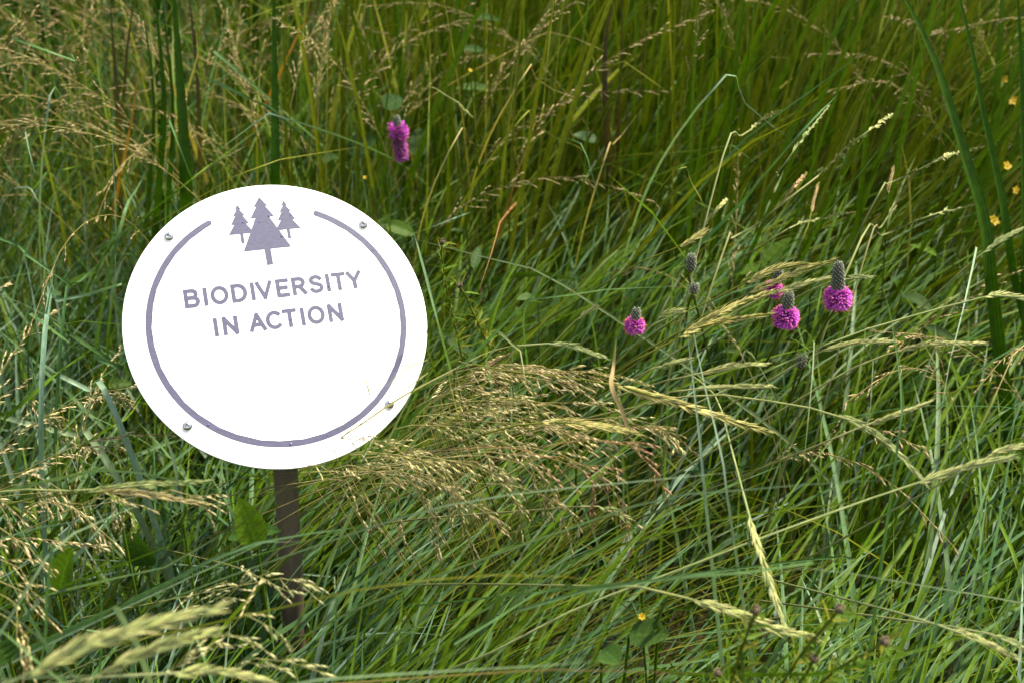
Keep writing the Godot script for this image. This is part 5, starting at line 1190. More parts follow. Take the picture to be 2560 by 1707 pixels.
	clover("tallest purple clover flower with a long bare grey-green cone", Vector3(0.1929, 0.4400, -0.6106), Vector3(-0.0789, 0.9905, -0.1124), 0.00822, 0.02625, "full", [Vector3(0.1954, 0.4100, -0.6335), Vector3(0.2056, 0.3600, -0.6900)])
	clover("purple clover flower with a stout cone below the golden spikes", Vector3(0.1652, 0.4250, -0.6159), Vector3(0.0491, 0.9957, -0.0791), 0.00770, 0.01946, "full", [Vector3(0.1731, 0.3950, -0.6493), Vector3(0.1805, 0.3450, -0.7076)])
	clover("purple clover flower half hidden behind the golden seed spikes", Vector3(0.1630, 0.4300, -0.6433), Vector3(0.2100, 0.9767, -0.0448), 0.00568, 0.01625, "full", [Vector3(0.1685, 0.4000, -0.6759), Vector3(0.1830, 0.3500, -0.7440)])
	clover("low purple clover flower standing alone beside the panicles", Vector3(0.0741, 0.4200, -0.6131), Vector3(0.0722, 0.9943, -0.0783), 0.00581, 0.01365, "full", [Vector3(0.0760, 0.3900, -0.6550), Vector3(0.0736, 0.3400, -0.7171)])
	clover("tall purple clover flower with a faded column standing behind the sign top", Vector3(-0.1056, 0.3920, -1.0399), Vector3(-0.0811, 0.9931, -0.0841), 0.01035, 0.04252, "column", [Vector3(-0.1070, 0.3714, -1.0709), Vector3(-0.0979, 0.3267, -1.0988), Vector3(-0.0761, 0.3277, -0.9913)])
	clover("bare grey clover cone without petals, up in the bundle", Vector3(0.1134, 0.4350, -0.6615), Vector3(-0.0059, 0.9960, -0.0893), 0.00276, 0.01095, "bare", [Vector3(0.1219, 0.4050, -0.7171), Vector3(0.1387, 0.3550, -0.7583)])
	clover("small bluish clover bud below the bare grey cone", Vector3(0.1122, 0.4300, -0.6378), Vector3(0.1765, 0.9824, -0.0609), 0.00230, 0.00613, "bare", [Vector3(0.1174, 0.4000, -0.6827), Vector3(0.1293, 0.3500, -0.7586)])
	clover("dark bare clover cone deep under the purple flowers", Vector3(0.1805, 0.3850, -0.6253), Vector3(0.0946, 0.9933, -0.0663), 0.00280, 0.00882, "bare", [Vector3(0.1911, 0.3550, -0.6678), Vector3(0.2055, 0.3050, -0.7256)])
	blade("cattail_leaf", "leaf", "broad green cattail leaf leaning across the far bundle", [Vector3(0.3666, 0.3684, -0.7973), Vector3(0.3587, 0.4114, -0.8098), Vector3(0.3420, 0.4536, -0.8220), Vector3(0.3289, 0.4853, -0.8288), Vector3(0.3095, 0.5309, -0.8427), Vector3(0.2877, 0.5661, -0.8512), Vector3(0.2726, 0.5893, -0.8537)], 0.0149, "cat")
	blade("cattail_leaf", "leaf", "narrower green cattail leaf beside the broad one", [Vector3(0.3911, 0.3706, -0.8208), Vector3(0.3841, 0.4042, -0.8286), Vector3(0.3714, 0.4474, -0.8412), Vector3(0.3601, 0.4798, -0.8484), Vector3(0.3478, 0.5264, -0.8628), Vector3(0.3356, 0.5624, -0.8718), Vector3(0.3248, 0.5890, -0.8760)], 0.0122, "cat")
	blade("cattail_leaf", "leaf", "cattail leaf standing along the picture edge", [Vector3(0.4128, 0.3523, -0.8340), Vector3(0.4077, 0.3977, -0.8459), Vector3(0.4017, 0.4626, -0.8677), Vector3(0.3953, 0.5160, -0.8837), Vector3(0.3885, 0.5583, -0.8940), Vector3(0.3824, 0.5849, -0.8964)], 0.0122, "cat")
	blade("cattail_leaf", "leaf", "dark green cattail leaf low at the picture edge", [Vector3(0.4392, 0.2484, -0.8371), Vector3(0.4267, 0.2945, -0.8419), Vector3(0.4174, 0.3339, -0.8433), Vector3(0.4081, 0.3775, -0.8468)], 0.0126, "cat")
	blade("cattail_leaf", "leaf", "widest upright cattail leaf in the far clump", [Vector3(-0.2985, 0.3655, -0.9866), Vector3(-0.2969, 0.4110, -0.9958), Vector3(-0.2978, 0.4731, -1.0134), Vector3(-0.2987, 0.5337, -1.0302), Vector3(-0.2975, 0.5701, -1.0348)], 0.0204, "cat")
	blade("cattail_leaf", "leaf", "shaded cattail leaf behind the widest one", [Vector3(-0.3267, 0.4013, -1.0273), Vector3(-0.3203, 0.4542, -1.0355), Vector3(-0.3204, 0.5056, -1.0430), Vector3(-0.3204, 0.5555, -1.0497)], 0.0132, "catd")
	blade("cattail_leaf", "leaf", "narrow cattail leaf tight beside the widest one", [Vector3(-0.3246, 0.3828, -1.0403), Vector3(-0.3182, 0.4369, -1.0492), Vector3(-0.3186, 0.4894, -1.0572), Vector3(-0.3202, 0.5463, -1.0675)], 0.0084, "cat")
	blade("cattail_leaf", "leaf", "narrow dark cattail leaf leaning out of the clump", [Vector3(-0.3490, 0.3829, -1.0628), Vector3(-0.3423, 0.4316, -1.0689), Vector3(-0.3425, 0.4850, -1.0774), Vector3(-0.3467, 0.5321, -1.0827)], 0.0084, "catd")
	blade("cattail_leaf", "leaf", "dark green upright cattail leaf behind the sign top", [Vector3(-0.2173, 0.3678, -0.9878), Vector3(-0.2147, 0.4228, -1.0018), Vector3(-0.2128, 0.4789, -1.0163), Vector3(-0.2108, 0.5337, -1.0302), Vector3(-0.2084, 0.5645, -1.0319)], 0.0156, "cat")
	blade("dead_cattail", "stem", "dark brown dead cattail stem in the shaded clump", [Vector3(-0.3955, 0.3968, -1.1148), Vector3(-0.3919, 0.4338, -1.1149), Vector3(-0.3896, 0.4762, -1.1178), Vector3(-0.3873, 0.5300, -1.1265)], 0.0120, "black")
	blade("dead_cattail", "stem", "second dark brown cattail stem leaning beside the first", [Vector3(-0.3965, 0.4245, -1.1513), Vector3(-0.3878, 0.4681, -1.1549), Vector3(-0.3771, 0.5042, -1.1545), Vector3(-0.3693, 0.5329, -1.1504)], 0.0096, "black")
	blade("cattail_leaf", "leaf", "dark brown cattail stem behind the widest green leaf", [Vector3(-0.3257, 0.3923, -1.1574), Vector3(-0.3233, 0.4370, -1.1614), Vector3(-0.3231, 0.4806, -1.1649), Vector3(-0.3236, 0.5295, -1.1712)], 0.0096, "black")
	blade("cattail_leaf", "leaf", "reddish brown dead cattail leaf in the shaded clump", [Vector3(-0.3501, 0.4228, -1.0158), Vector3(-0.3412, 0.4499, -1.0109), Vector3(-0.3311, 0.4809, -1.0080), Vector3(-0.3224, 0.4985, -0.9982)], 0.0072, "orange")
	blade("cattail_leaf", "leaf", "yellow-tan dead cattail leaf bent over in the shaded clump", [Vector3(-0.3192, 0.4573, -1.0558), Vector3(-0.3203, 0.4782, -1.0477), Vector3(-0.3231, 0.4974, -1.0388), Vector3(-0.3244, 0.5074, -1.0252)], 0.0084, "tan")
	blade("cattail_leaf", "leaf", "tan dead cattail leaf beside the dark brown stem", [Vector3(-0.3065, 0.4498, -1.0745), Vector3(-0.2962, 0.4699, -1.0660), Vector3(-0.2896, 0.4894, -1.0572), Vector3(-0.2889, 0.5215, -1.0549)], 0.0072, "tan")
	blade("cattail_leaf", "leaf", "orange-tan dead leaf high among the straw panicles", [Vector3(-0.2072, 0.4865, -1.1156), Vector3(-0.1971, 0.5025, -1.1050), Vector3(-0.1885, 0.5218, -1.0962), Vector3(-0.1842, 0.5369, -1.0852)], 0.0084, "orange")
	blade("dead_cattail", "stem", "dark brown cattail stem standing in the far yellow-green grass", [Vector3(0.0996, 0.3826, -1.1749), Vector3(0.0971, 0.4175, -1.1786), Vector3(0.0960, 0.4477, -1.1800), Vector3(0.0980, 0.4839, -1.1844), Vector3(0.1073, 0.5195, -1.1885)], 0.0156, "black")
	blade("dead_cattail", "stem", "thin dark brown cattail stem beside the thick one", [Vector3(0.1154, 0.3952, -1.2037), Vector3(0.1154, 0.4342, -1.2049), Vector3(0.1154, 0.4722, -1.2056), Vector3(0.1130, 0.5160, -1.2092)], 0.0084, "black")
	broad_leaf("bright green pointed leaf lit behind the post", Vector3(-0.1565, 0.2900, -0.5636), Vector3(-0.1617, 0.3300, -0.5577), 0.0180, "bright")
	broad_leaf("green pointed leaf tucked behind the post", Vector3(-0.1813, 0.2800, -0.5888), Vector3(-0.1467, 0.3000, -0.5740), 0.0144, "leaf")
	broad_leaf("rounded green leaf under the crossing stems", Vector3(-0.2404, 0.2500, -0.5973), Vector3(-0.2429, 0.2800, -0.5888), 0.0204, "leaf")
	broad_leaf("bright green leaf behind the broad upright blade", Vector3(-0.2825, 0.2600, -0.5586), Vector3(-0.2669, 0.3000, -0.5477), 0.0180, "bright")
	broad_leaf("small green leaf below the drooping straw spike", Vector3(-0.2037, 0.3000, -0.5740), Vector3(-0.1996, 0.3200, -0.5613), 0.0156, "leaf")
	broad_leaf("bright green leaf behind the two level spikes", Vector3(-0.2397, 0.3200, -0.5689), Vector3(-0.2415, 0.3350, -0.5626), 0.0168, "bright")
	broad_leaf("green leaf half out of the lower corner", Vector3(-0.2647, 0.3000, -0.4557), Vector3(-0.2703, 0.3100, -0.4557), 0.0204, "leaf")
	broad_leaf("oval grey-green leaf lying flat in the far grass", Vector3(-0.0228, 0.3600, -1.3884), Vector3(-0.0641, 0.3800, -1.3522), 0.0179, "oval")
	broad_leaf("oval grey-green leaf above the hanging grey-green blade", Vector3(0.0937, 0.3500, -1.2084), Vector3(0.0679, 0.3600, -1.2108), 0.0168, "oval")
	broad_leaf("large grey-green leaf behind the sign top", Vector3(-0.1878, 0.3200, -1.2611), Vector3(-0.1567, 0.3400, -1.2636), 0.0273, "oval")
	broad_leaf("dark green leaf beside the tall purple flower", Vector3(-0.1085, 0.3100, -1.2760), Vector3(-0.1099, 0.3400, -1.3109), 0.0252, "oval")
	broad_leaf("dull green leaf behind the straw panicles", Vector3(-0.1418, 0.3800, -1.2357), Vector3(-0.1229, 0.3900, -1.2474), 0.0252, "oval")
	broad_leaf("small oval leaf high in the far grass", Vector3(-0.0542, 0.4400, -1.2619), Vector3(-0.0299, 0.4400, -1.2547), 0.0105, "oval")
	broad_leaf("pale oval leaf at the top edge", Vector3(-0.0384, 0.4800, -1.2349), Vector3(-0.0133, 0.4800, -1.2271), 0.0095, "oval")
	broad_leaf("grey-green leaf low behind the sign top", Vector3(-0.2104, 0.3400, -1.1625), Vector3(-0.1869, 0.3500, -1.1665), 0.0150, "oval")
	broad_leaf("green leaf behind the dark cattail leaf above the sign", Vector3(-0.2724, 0.3300, -1.1632), Vector3(-0.2625, 0.3600, -1.1602), 0.0165, "bright")
	broad_leaf("toothed green leaf under the orange bud", Vector3(0.0697, 0.2600, -0.5200), Vector3(0.0912, 0.2700, -0.5099), 0.0180, "leaf")
	broad_leaf("pointed green leaf standing beside the orange bud", Vector3(0.0858, 0.2700, -0.5149), Vector3(0.0846, 0.3000, -0.5050), 0.0135, "leaf")
	broad_leaf("dark green leaf beside the withered brown flower head", Vector3(0.0532, 0.2600, -0.5075), Vector3(0.0616, 0.2600, -0.4967), 0.0150, "leaf")
	broad_leaf("small blue-green leaf under the arching green spike", Vector3(0.0483, 0.3600, -0.7033), Vector3(0.0527, 0.3700, -0.6970), 0.0090, "oval")
	panicle("tan grass panicle in the matted tangle at the sign edge", [Vector3(-0.0338, 0.4000, -0.5982), Vector3(-0.0114, 0.4100, -0.5724), Vector3(0.0135, 0.4150, -0.5615), Vector3(0.0383, 0.4100, -0.5603)], "tan", "tan panicles matted together in the tangle")
	panicle("tan grass panicle in the matted tangle at the sign edge", [Vector3(-0.0443, 0.3900, -0.5947), Vector3(-0.0197, 0.4000, -0.5946), Vector3(0.0046, 0.4100, -0.5778), Vector3(0.0321, 0.4100, -0.5689), Vector3(0.0510, 0.4050, -0.5625)], "tan", "tan panicles matted together in the tangle")
	panicle("tan grass panicle in the matted tangle at the sign edge", [Vector3(-0.0529, 0.3850, -0.5893), Vector3(-0.0284, 0.3950, -0.5928), Vector3(-0.0082, 0.4000, -0.5802), Vector3(0.0012, 0.3850, -0.5754)], "tan", "tan panicles matted together in the tangle")
	panicle("tan grass panicle in the matted tangle at the sign edge", [Vector3(-0.0487, 0.3800, -0.5892), Vector3(-0.0284, 0.3900, -0.5893), Vector3(-0.0161, 0.3900, -0.5840), Vector3(-0.0100, 0.3750, -0.5721)], "tan", "tan panicles matted together in the tangle")
	panicle("tan grass panicle in the matted tangle at the sign edge", [Vector3(-0.0568, 0.3800, -0.5806), Vector3(-0.0371, 0.3870, -0.5875), Vector3(-0.0300, 0.3870, -0.5840), Vector3(-0.0299, 0.3780, -0.5772)], "tan", "tan panicles matted together in the tangle")
	panicle("golden grass panicle in the matted tangle at the sign edge", [Vector3(-0.0529, 0.3750, -0.5839), Vector3(-0.0192, 0.3900, -0.5719), Vector3(0.0127, 0.4000, -0.5546), Vector3(0.0360, 0.3920, -0.5552)], "gold", "golden panicles matted together in the tangle")
	panicle("golden grass panicle in the matted tangle at the sign edge", [Vector3(-0.0615, 0.3700, -0.5804), Vector3(-0.0276, 0.3850, -0.5670), Vector3(-0.0038, 0.3900, -0.5585), Vector3(0.0152, 0.3880, -0.5506), Vector3(0.0301, 0.3800, -0.5478)], "gold", "golden panicles matted together in the tangle")
	panicle("tan grass panicle in the matted tangle at the sign edge", [Vector3(-0.0372, 0.3750, -0.5672), Vector3(-0.0030, 0.3880, -0.5506), Vector3(0.0215, 0.3900, -0.5425), Vector3(0.0362, 0.3850, -0.5382), Vector3(0.0468, 0.3700, -0.5436)], "tan", "tan panicles matted together in the tangle")
	panicle("tan grass panicle in the matted tangle at the sign edge", [Vector3(-0.0200, 0.3750, -0.5607), Vector3(0.0134, 0.3900, -0.5425), Vector3(0.0413, 0.3920, -0.5315), Vector3(0.0559, 0.3800, -0.5281), Vector3(0.0625, 0.3600, -0.5290)], "tan", "tan panicles matted together in the tangle")
	panicle("tan grass panicle in the matted tangle at the sign edge", [Vector3(0.0134, 0.3900, -0.5425), Vector3(0.0454, 0.3960, -0.5358), Vector3(0.0651, 0.3940, -0.5298), Vector3(0.0735, 0.3850, -0.5292)], "tan", "tan panicles matted together in the tangle")
	panicle("tan grass panicle in the matted tangle at the sign edge", [Vector3(0.0376, 0.3950, -0.5405), Vector3(0.0614, 0.4000, -0.5369), Vector3(0.0768, 0.4000, -0.5307), Vector3(0.0920, 0.3850, -0.5292)], "tan", "tan panicles matted together in the tangle")
	panicle("golden grass panicle in the matted tangle at the sign edge", [Vector3(-0.0705, 0.3650, -0.5803), Vector3(-0.0450, 0.3750, -0.5688), Vector3(-0.0206, 0.3800, -0.5558), Vector3(-0.0055, 0.3750, -0.5496), Vector3(-0.0005, 0.3600, -0.5483)], "gold", "golden panicles matted together in the tangle")
	panicle("golden panicle tip hanging from the tangle, fifth along its lower fringe from the post", [Vector3(-0.0965, 0.3550, -0.5668), Vector3(-0.0713, 0.3700, -0.5465), Vector3(-0.0525, 0.3750, -0.5312), Vector3(-0.0434, 0.3700, -0.5256), Vector3(-0.0392, 0.3500, -0.5291)], "gold", "panicles hanging along the lower fringe of the tangle")
	panicle("golden panicle tip hanging from the tangle, sixth along its lower fringe from the post", [Vector3(-0.0873, 0.3550, -0.5620), Vector3(-0.0626, 0.3700, -0.5419), Vector3(-0.0443, 0.3750, -0.5297), Vector3(-0.0336, 0.3680, -0.5229), Vector3(-0.0325, 0.3450, -0.5235), Vector3(-0.0344, 0.3300, -0.5206)], "gold", "panicles hanging along the lower fringe of the tangle")
	panicle("golden panicle tip hanging from the tangle, second along its lower fringe from the post", [Vector3(-0.1046, 0.3500, -0.5603), Vector3(-0.0846, 0.3600, -0.5482), Vector3(-0.0734, 0.3550, -0.5437), Vector3(-0.0708, 0.3400, -0.5434)], "gold", "panicles hanging along the lower fringe of the tangle")
	panicle("straw-pale panicle tip hanging from the tangle, first along its lower fringe from the post", [Vector3(-0.1071, 0.3500, -0.5481), Vector3(-0.0921, 0.3550, -0.5392), Vector3(-0.0839, 0.3350, -0.5374), Vector3(-0.0735, 0.3050, -0.5356)], "straw", "panicles hanging along the lower fringe of the tangle")
	panicle("tan panicle tip hanging from the tangle, third along its lower fringe from the post", [Vector3(-0.0901, 0.3600, -0.5452), Vector3(-0.0682, 0.3600, -0.5347), Vector3(-0.0633, 0.3350, -0.5332), Vector3(-0.0623, 0.3100, -0.5332)], "tan", "panicles hanging along the lower fringe of the tangle")
	panicle("tan panicle tip hanging from the tangle, fourth along its lower fringe from the post", [Vector3(-0.0809, 0.3650, -0.5406), Vector3(-0.0565, 0.3650, -0.5259), Vector3(-0.0481, 0.3350, -0.5303), Vector3(-0.0414, 0.3050, -0.5301)], "tan", "panicles hanging along the lower fringe of the tangle")
	panicle("golden panicle tip hanging from the tangle, ninth along its lower fringe from the post", [Vector3(-0.0558, 0.3700, -0.5404), Vector3(-0.0258, 0.3830, -0.5160), Vector3(-0.0106, 0.3820, -0.5090), Vector3(-0.0020, 0.3700, -0.5045), Vector3(0.0083, 0.3570, -0.5067)], "gold", "panicles hanging along the lower fringe of the tangle")
	panicle("tan panicle tip hanging from the tangle, seventh along its lower fringe from the post", [Vector3(-0.0548, 0.3700, -0.5271), Vector3(-0.0262, 0.3600, -0.5148), Vector3(-0.0101, 0.3500, -0.5124), Vector3(-0.0005, 0.3350, -0.5132)], "tan", "panicles hanging along the lower fringe of the tangle")
	panicle("tan panicle tip hanging from the tangle, eighth along its lower fringe from the post", [Vector3(-0.0387, 0.3750, -0.5312), Vector3(-0.0098, 0.3850, -0.5087), Vector3(0.0019, 0.3650, -0.5090), Vector3(0.0060, 0.3350, -0.5112)], "tan", "panicles hanging along the lower fringe of the tangle")
	panicle("tan panicle tip hanging from the tangle, tenth along its lower fringe from the post", [Vector3(-0.0220, 0.3850, -0.5216), Vector3(0.0057, 0.3900, -0.5053), Vector3(0.0167, 0.3780, -0.5038), Vector3(0.0202, 0.3530, -0.5069)], "tan", "panicles hanging along the lower fringe of the tangle")
	panicle("tan panicle tip hanging from the tangle, eleventh along its lower fringe from the post", [Vector3(-0.0139, 0.3900, -0.5168), Vector3(0.0096, 0.3920, -0.5065), Vector3(0.0240, 0.3650, -0.5063), Vector3(0.0333, 0.3350, -0.5033)], "tan", "panicles hanging along the lower fringe of the tangle")
	panicle("reddish panicle tip hanging from the tangle, thirteenth along its lower fringe from the post", [Vector3(-0.0059, 0.3950, -0.5147), Vector3(0.0246, 0.3980, -0.4958), Vector3(0.0395, 0.3900, -0.5011), Vector3(0.0438, 0.3700, -0.5032), Vector3(0.0435, 0.3400, -0.5085)], "red", "panicles hanging along the lower fringe of the tangle")
	panicle("tan panicle tip hanging from the tangle, fifteenth along its lower fringe from the post", [Vector3(0.0058, 0.3950, -0.5147), Vector3(0.0324, 0.3960, -0.5003), Vector3(0.0501, 0.3850, -0.4962), Vector3(0.0612, 0.3650, -0.4982), Vector3(0.0693, 0.3500, -0.5017)], "tan", "panicles hanging along the lower fringe of the tangle")
	panicle("reddish panicle tip hanging from the tangle, sixteenth along its lower fringe from the post", [Vector3(0.0329, 0.4000, -0.5126), Vector3(0.0634, 0.4000, -0.5068), Vector3(0.0738, 0.3900, -0.5053), Vector3(0.0843, 0.3670, -0.5034)], "red", "panicles hanging along the lower fringe of the tangle")
	panicle("reddish panicle tip hanging from the tangle, fourteenth along its lower fringe from the post", [Vector3(0.0253, 0.3900, -0.5124), Vector3(0.0485, 0.3820, -0.5048), Vector3(0.0615, 0.3550, -0.5055), Vector3(0.0669, 0.3300, -0.5085)], "red", "panicles hanging along the lower fringe of the tangle")
	panicle("tan panicle tip hanging from the tangle, twelfth along its lower fringe from the post", [Vector3(0.0019, 0.3700, -0.5156), Vector3(0.0239, 0.3650, -0.5049), Vector3(0.0334, 0.3600, -0.5025), Vector3(0.0391, 0.3450, -0.5051)], "tan", "panicles hanging along the lower fringe of the tangle")
	panicle("tan drooping panicle below the sign, eighth from the left picture edge", [Vector3(-0.2715, 0.3700, -0.5271), Vector3(-0.2480, 0.3780, -0.5066), Vector3(-0.2381, 0.3750, -0.5014), Vector3(-0.2357, 0.3530, -0.5002)], "tan", "tan panicles low at the left")
	panicle("tan drooping panicle below the sign, fifth from the left picture edge", [Vector3(-0.2750, 0.3650, -0.5230), Vector3(-0.2605, 0.3700, -0.5170), Vector3(-0.2548, 0.3670, -0.5130), Vector3(-0.2548, 0.3570, -0.5135)], "tan", "tan panicles low at the left")
	panicle("tan drooping panicle below the sign, seventh from the left picture edge", [Vector3(-0.2793, 0.3650, -0.4852), Vector3(-0.2631, 0.3700, -0.4758), Vector3(-0.2474, 0.3650, -0.4677), Vector3(-0.2359, 0.3450, -0.4670)], "tan", "tan panicles low at the left")
	panicle("tan drooping panicle below the sign, first from the left picture edge", [Vector3(-0.2842, 0.3700, -0.5087), Vector3(-0.2688, 0.3720, -0.4950), Vector3(-0.2642, 0.3600, -0.4868), Vector3(-0.2665, 0.3450, -0.4890)], "tan", "tan panicles low at the left")
	panicle("tan drooping panicle below the sign, sixth from the left picture edge", [Vector3(-0.2623, 0.3600, -0.4506), Vector3(-0.2436, 0.3650, -0.4354), Vector3(-0.2332, 0.3620, -0.4326), Vector3(-0.2234, 0.3450, -0.4302)], "tan", "tan panicles low at the left")
	panicle("tan drooping panicle below the sign, fourth from the left picture edge", [Vector3(-0.2651, 0.3600, -0.4646), Vector3(-0.2455, 0.3650, -0.4512), Vector3(-0.2403, 0.3550, -0.4477), Vector3(-0.2389, 0.3450, -0.4486)], "tan", "tan panicles low at the left")
	panicle("golden drooping panicle below the sign, second from the left picture edge", [Vector3(-0.2375, 0.3700, -0.4208), Vector3(-0.2259, 0.3750, -0.4076), Vector3(-0.2239, 0.3650, -0.4042), Vector3(-0.2284, 0.3600, -0.4030)], "gold", "tan panicles low at the left")
	panicle("tan drooping panicle below the sign, third from the left picture edge", [Vector3(-0.2208, 0.3800, -0.3919), Vector3(-0.2114, 0.3800, -0.3825), Vector3(-0.2116, 0.3700, -0.3797), Vector3(-0.2154, 0.3600, -0.3761)], "tan", "tan panicles low at the left")
	panicle("tan drooping panicle below the sign, eleventh from the left picture edge", [Vector3(-0.2203, 0.3750, -0.4947), Vector3(-0.2082, 0.3800, -0.4928), Vector3(-0.2024, 0.3780, -0.4904), Vector3(-0.2002, 0.3570, -0.4915)], "tan", "tan panicles low at the left")
	panicle("tan drooping panicle below the sign, ninth from the left picture edge", [Vector3(-0.2348, 0.3650, -0.5049), Vector3(-0.2255, 0.3670, -0.4967), Vector3(-0.2237, 0.3550, -0.4936), Vector3(-0.2278, 0.3320, -0.4944)], "tan", "tan panicles low at the left")
	panicle("tan drooping panicle below the sign, tenth from the left picture edge", [Vector3(-0.2227, 0.3750, -0.5041), Vector3(-0.2111, 0.3770, -0.4958), Vector3(-0.2101, 0.3680, -0.4940), Vector3(-0.2136, 0.3570, -0.4948)], "tan", "tan panicles low at the left")
	panicle("tan drooping panicle below the sign, twelfth from the left picture edge", [Vector3(-0.1806, 0.3800, -0.4955), Vector3(-0.1667, 0.3840, -0.4883), Vector3(-0.1585, 0.3800, -0.4836), Vector3(-0.1566, 0.3630, -0.4879)], "tan", "tan panicles low at the left")
	panicle("loose cream panicle around the foot of the post, sixth from the picture edge", [Vector3(-0.1372, 0.3500, -0.4082), Vector3(-0.1309, 0.3650, -0.4062), Vector3(-0.1208, 0.3730, -0.4070), Vector3(-0.1107, 0.3650, -0.4062), Vector3(-0.1022, 0.3500, -0.4082)], "cream", "cream panicles around the foot of the post")
	panicle("loose cream panicle around the foot of the post, third from the picture edge", [Vector3(-0.1492, 0.3500, -0.4014), Vector3(-0.1347, 0.3650, -0.3994), Vector3(-0.1261, 0.3680, -0.3979), Vector3(-0.1134, 0.3600, -0.3972)], "cream", "cream panicles around the foot of the post")
	panicle("loose cream panicle around the foot of the post, eighth from the picture edge", [Vector3(-0.1357, 0.3400, -0.3969), Vector3(-0.1204, 0.3550, -0.3960), Vector3(-0.0995, 0.3570, -0.3919), Vector3(-0.0855, 0.3500, -0.3924)], "cream", "cream panicles around the foot of the post")
	panicle("loose cream panicle around the foot of the post, second from the picture edge", [Vector3(-0.1878, 0.3200, -0.4500), Vector3(-0.1714, 0.3300, -0.4496), Vector3(-0.1571, 0.3450, -0.4600), Vector3(-0.1450, 0.3500, -0.4584)], "cream", "cream panicles around the foot of the post")
	panicle("loose cream panicle around the foot of the post, fourth from the picture edge", [Vector3(-0.1734, 0.3200, -0.4668), Vector3(-0.1547, 0.3350, -0.4606), Vector3(-0.1368, 0.3500, -0.4550), Vector3(-0.1224, 0.3570, -0.4567)], "cream", "cream panicles around the foot of the post")
	panicle("loose cream panicle around the foot of the post, fifth from the picture edge", [Vector3(-0.1458, 0.3450, -0.4766), Vector3(-0.1249, 0.3550, -0.4534), Vector3(-0.1148, 0.3550, -0.4500), Vector3(-0.1101, 0.3500, -0.4482)], "cream", "cream panicles around the foot of the post")
	panicle("loose cream panicle around the foot of the post, seventh from the picture edge", [Vector3(-0.1205, 0.3550, -0.4534), Vector3(-0.1095, 0.3580, -0.4508), Vector3(-0.1035, 0.3580, -0.4497), Vector3(-0.0985, 0.3550, -0.4488)], "cream", "cream panicles around the foot of the post")
	panicle("loose cream panicle around the foot of the post, first from the picture edge", [Vector3(-0.1516, 0.3600, -0.3778), Vector3(-0.1481, 0.3700, -0.3770), Vector3(-0.1440, 0.3750, -0.3788), Vector3(-0.1403, 0.3760, -0.3796)], "cream", "cream panicles around the foot of the post")
	panicle("small tan panicle beside the lower left rim of the sign, fifth from the picture edge", [Vector3(-0.3344, 0.2718, -0.7738), Vector3(-0.2892, 0.3204, -0.6939), Vector3(-0.2757, 0.3283, -0.6842), Vector3(-0.3021, 0.2631, -0.7841)], "tan", "small panicles beside the lower left rim")
	panicle("small tan panicle beside the lower left rim of the sign, second from the picture edge", [Vector3(-0.3408, 0.3017, -0.6853), Vector3(-0.3261, 0.3137, -0.6793), Vector3(-0.3449, 0.2803, -0.7373), Vector3(-0.3576, 0.2541, -0.7722)], "tan", "small panicles beside the lower left rim")
	panicle("small tan panicle beside the lower left rim of the sign, fourth from the picture edge", [Vector3(-0.3440, 0.2310, -0.7678), Vector3(-0.2843, 0.2984, -0.6675), Vector3(-0.2943, 0.2581, -0.7293)], "tan", "small panicles beside the lower left rim")
	panicle("small golden panicle beside the lower left rim of the sign, third from the picture edge", [Vector3(-0.3481, 0.2663, -0.7391), Vector3(-0.3616, 0.2400, -0.7796), Vector3(-0.3666, 0.2196, -0.7969), Vector3(-0.3651, 0.2096, -0.7947)], "gold", "small panicles beside the lower left rim")
	panicle("small tan panicle beside the lower left rim of the sign, first from the picture edge", [Vector3(-0.3550, 0.3039, -0.7183), Vector3(-0.3450, 0.3123, -0.7018), Vector3(-0.3301, 0.3224, -0.6783)], "tan", "small panicles beside the lower left rim")
	panicle("straw-pale grass panicle in the matted tangle at the sign edge", [Vector3(-0.0095, 0.3999, -0.5926), Vector3(0.0128, 0.4049, -0.5759), Vector3(0.0392, 0.4063, -0.5759), Vector3(0.0664, 0.3944, -0.5797)], "straw", "straw-pale panicles matted together in the tangle")
	panicle("tan grass panicle in the matted tangle at the sign edge", [Vector3(-0.0383, 0.3896, -0.5811), Vector3(-0.0166, 0.3992, -0.5804), Vector3(0.0050, 0.3911, -0.5997), Vector3(0.0295, 0.4011, -0.5709), Vector3(0.0469, 0.3962, -0.5653)], "tan", "tan panicles matted together in the tangle")
	panicle("tan grass panicle in the matted tangle at the sign edge", [Vector3(-0.0401, 0.3828, -0.6010), Vector3(-0.0146, 0.3918, -0.6047), Vector3(0.0066, 0.3891, -0.6024), Vector3(0.0177, 0.3745, -0.6009)], "tan", "tan panicles matted together in the tangle")
	panicle("tan grass panicle in the matted tangle at the sign edge", [Vector3(-0.0488, 0.3706, -0.6061), Vector3(-0.0277, 0.3828, -0.6021), Vector3(-0.0142, 0.3883, -0.5835), Vector3(-0.0071, 0.3699, -0.5821)], "tan", "tan panicles matted together in the tangle")
	panicle("golden grass panicle in the matted tangle at the sign edge", [Vector3(-0.0344, 0.3714, -0.5968), Vector3(-0.0142, 0.3704, -0.6140), Vector3(-0.0057, 0.3787, -0.5990), Vector3(-0.0041, 0.3599, -0.6033)], "gold", "golden panicles matted together in the tangle")
	panicle("tan grass panicle in the matted tangle at the sign edge", [Vector3(-0.0290, 0.3741, -0.5817), Vector3(0.0056, 0.3881, -0.5717), Vector3(0.0386, 0.3957, -0.5589), Vector3(0.0666, 0.3759, -0.5843)], "tan", "tan panicles matted together in the tangle")
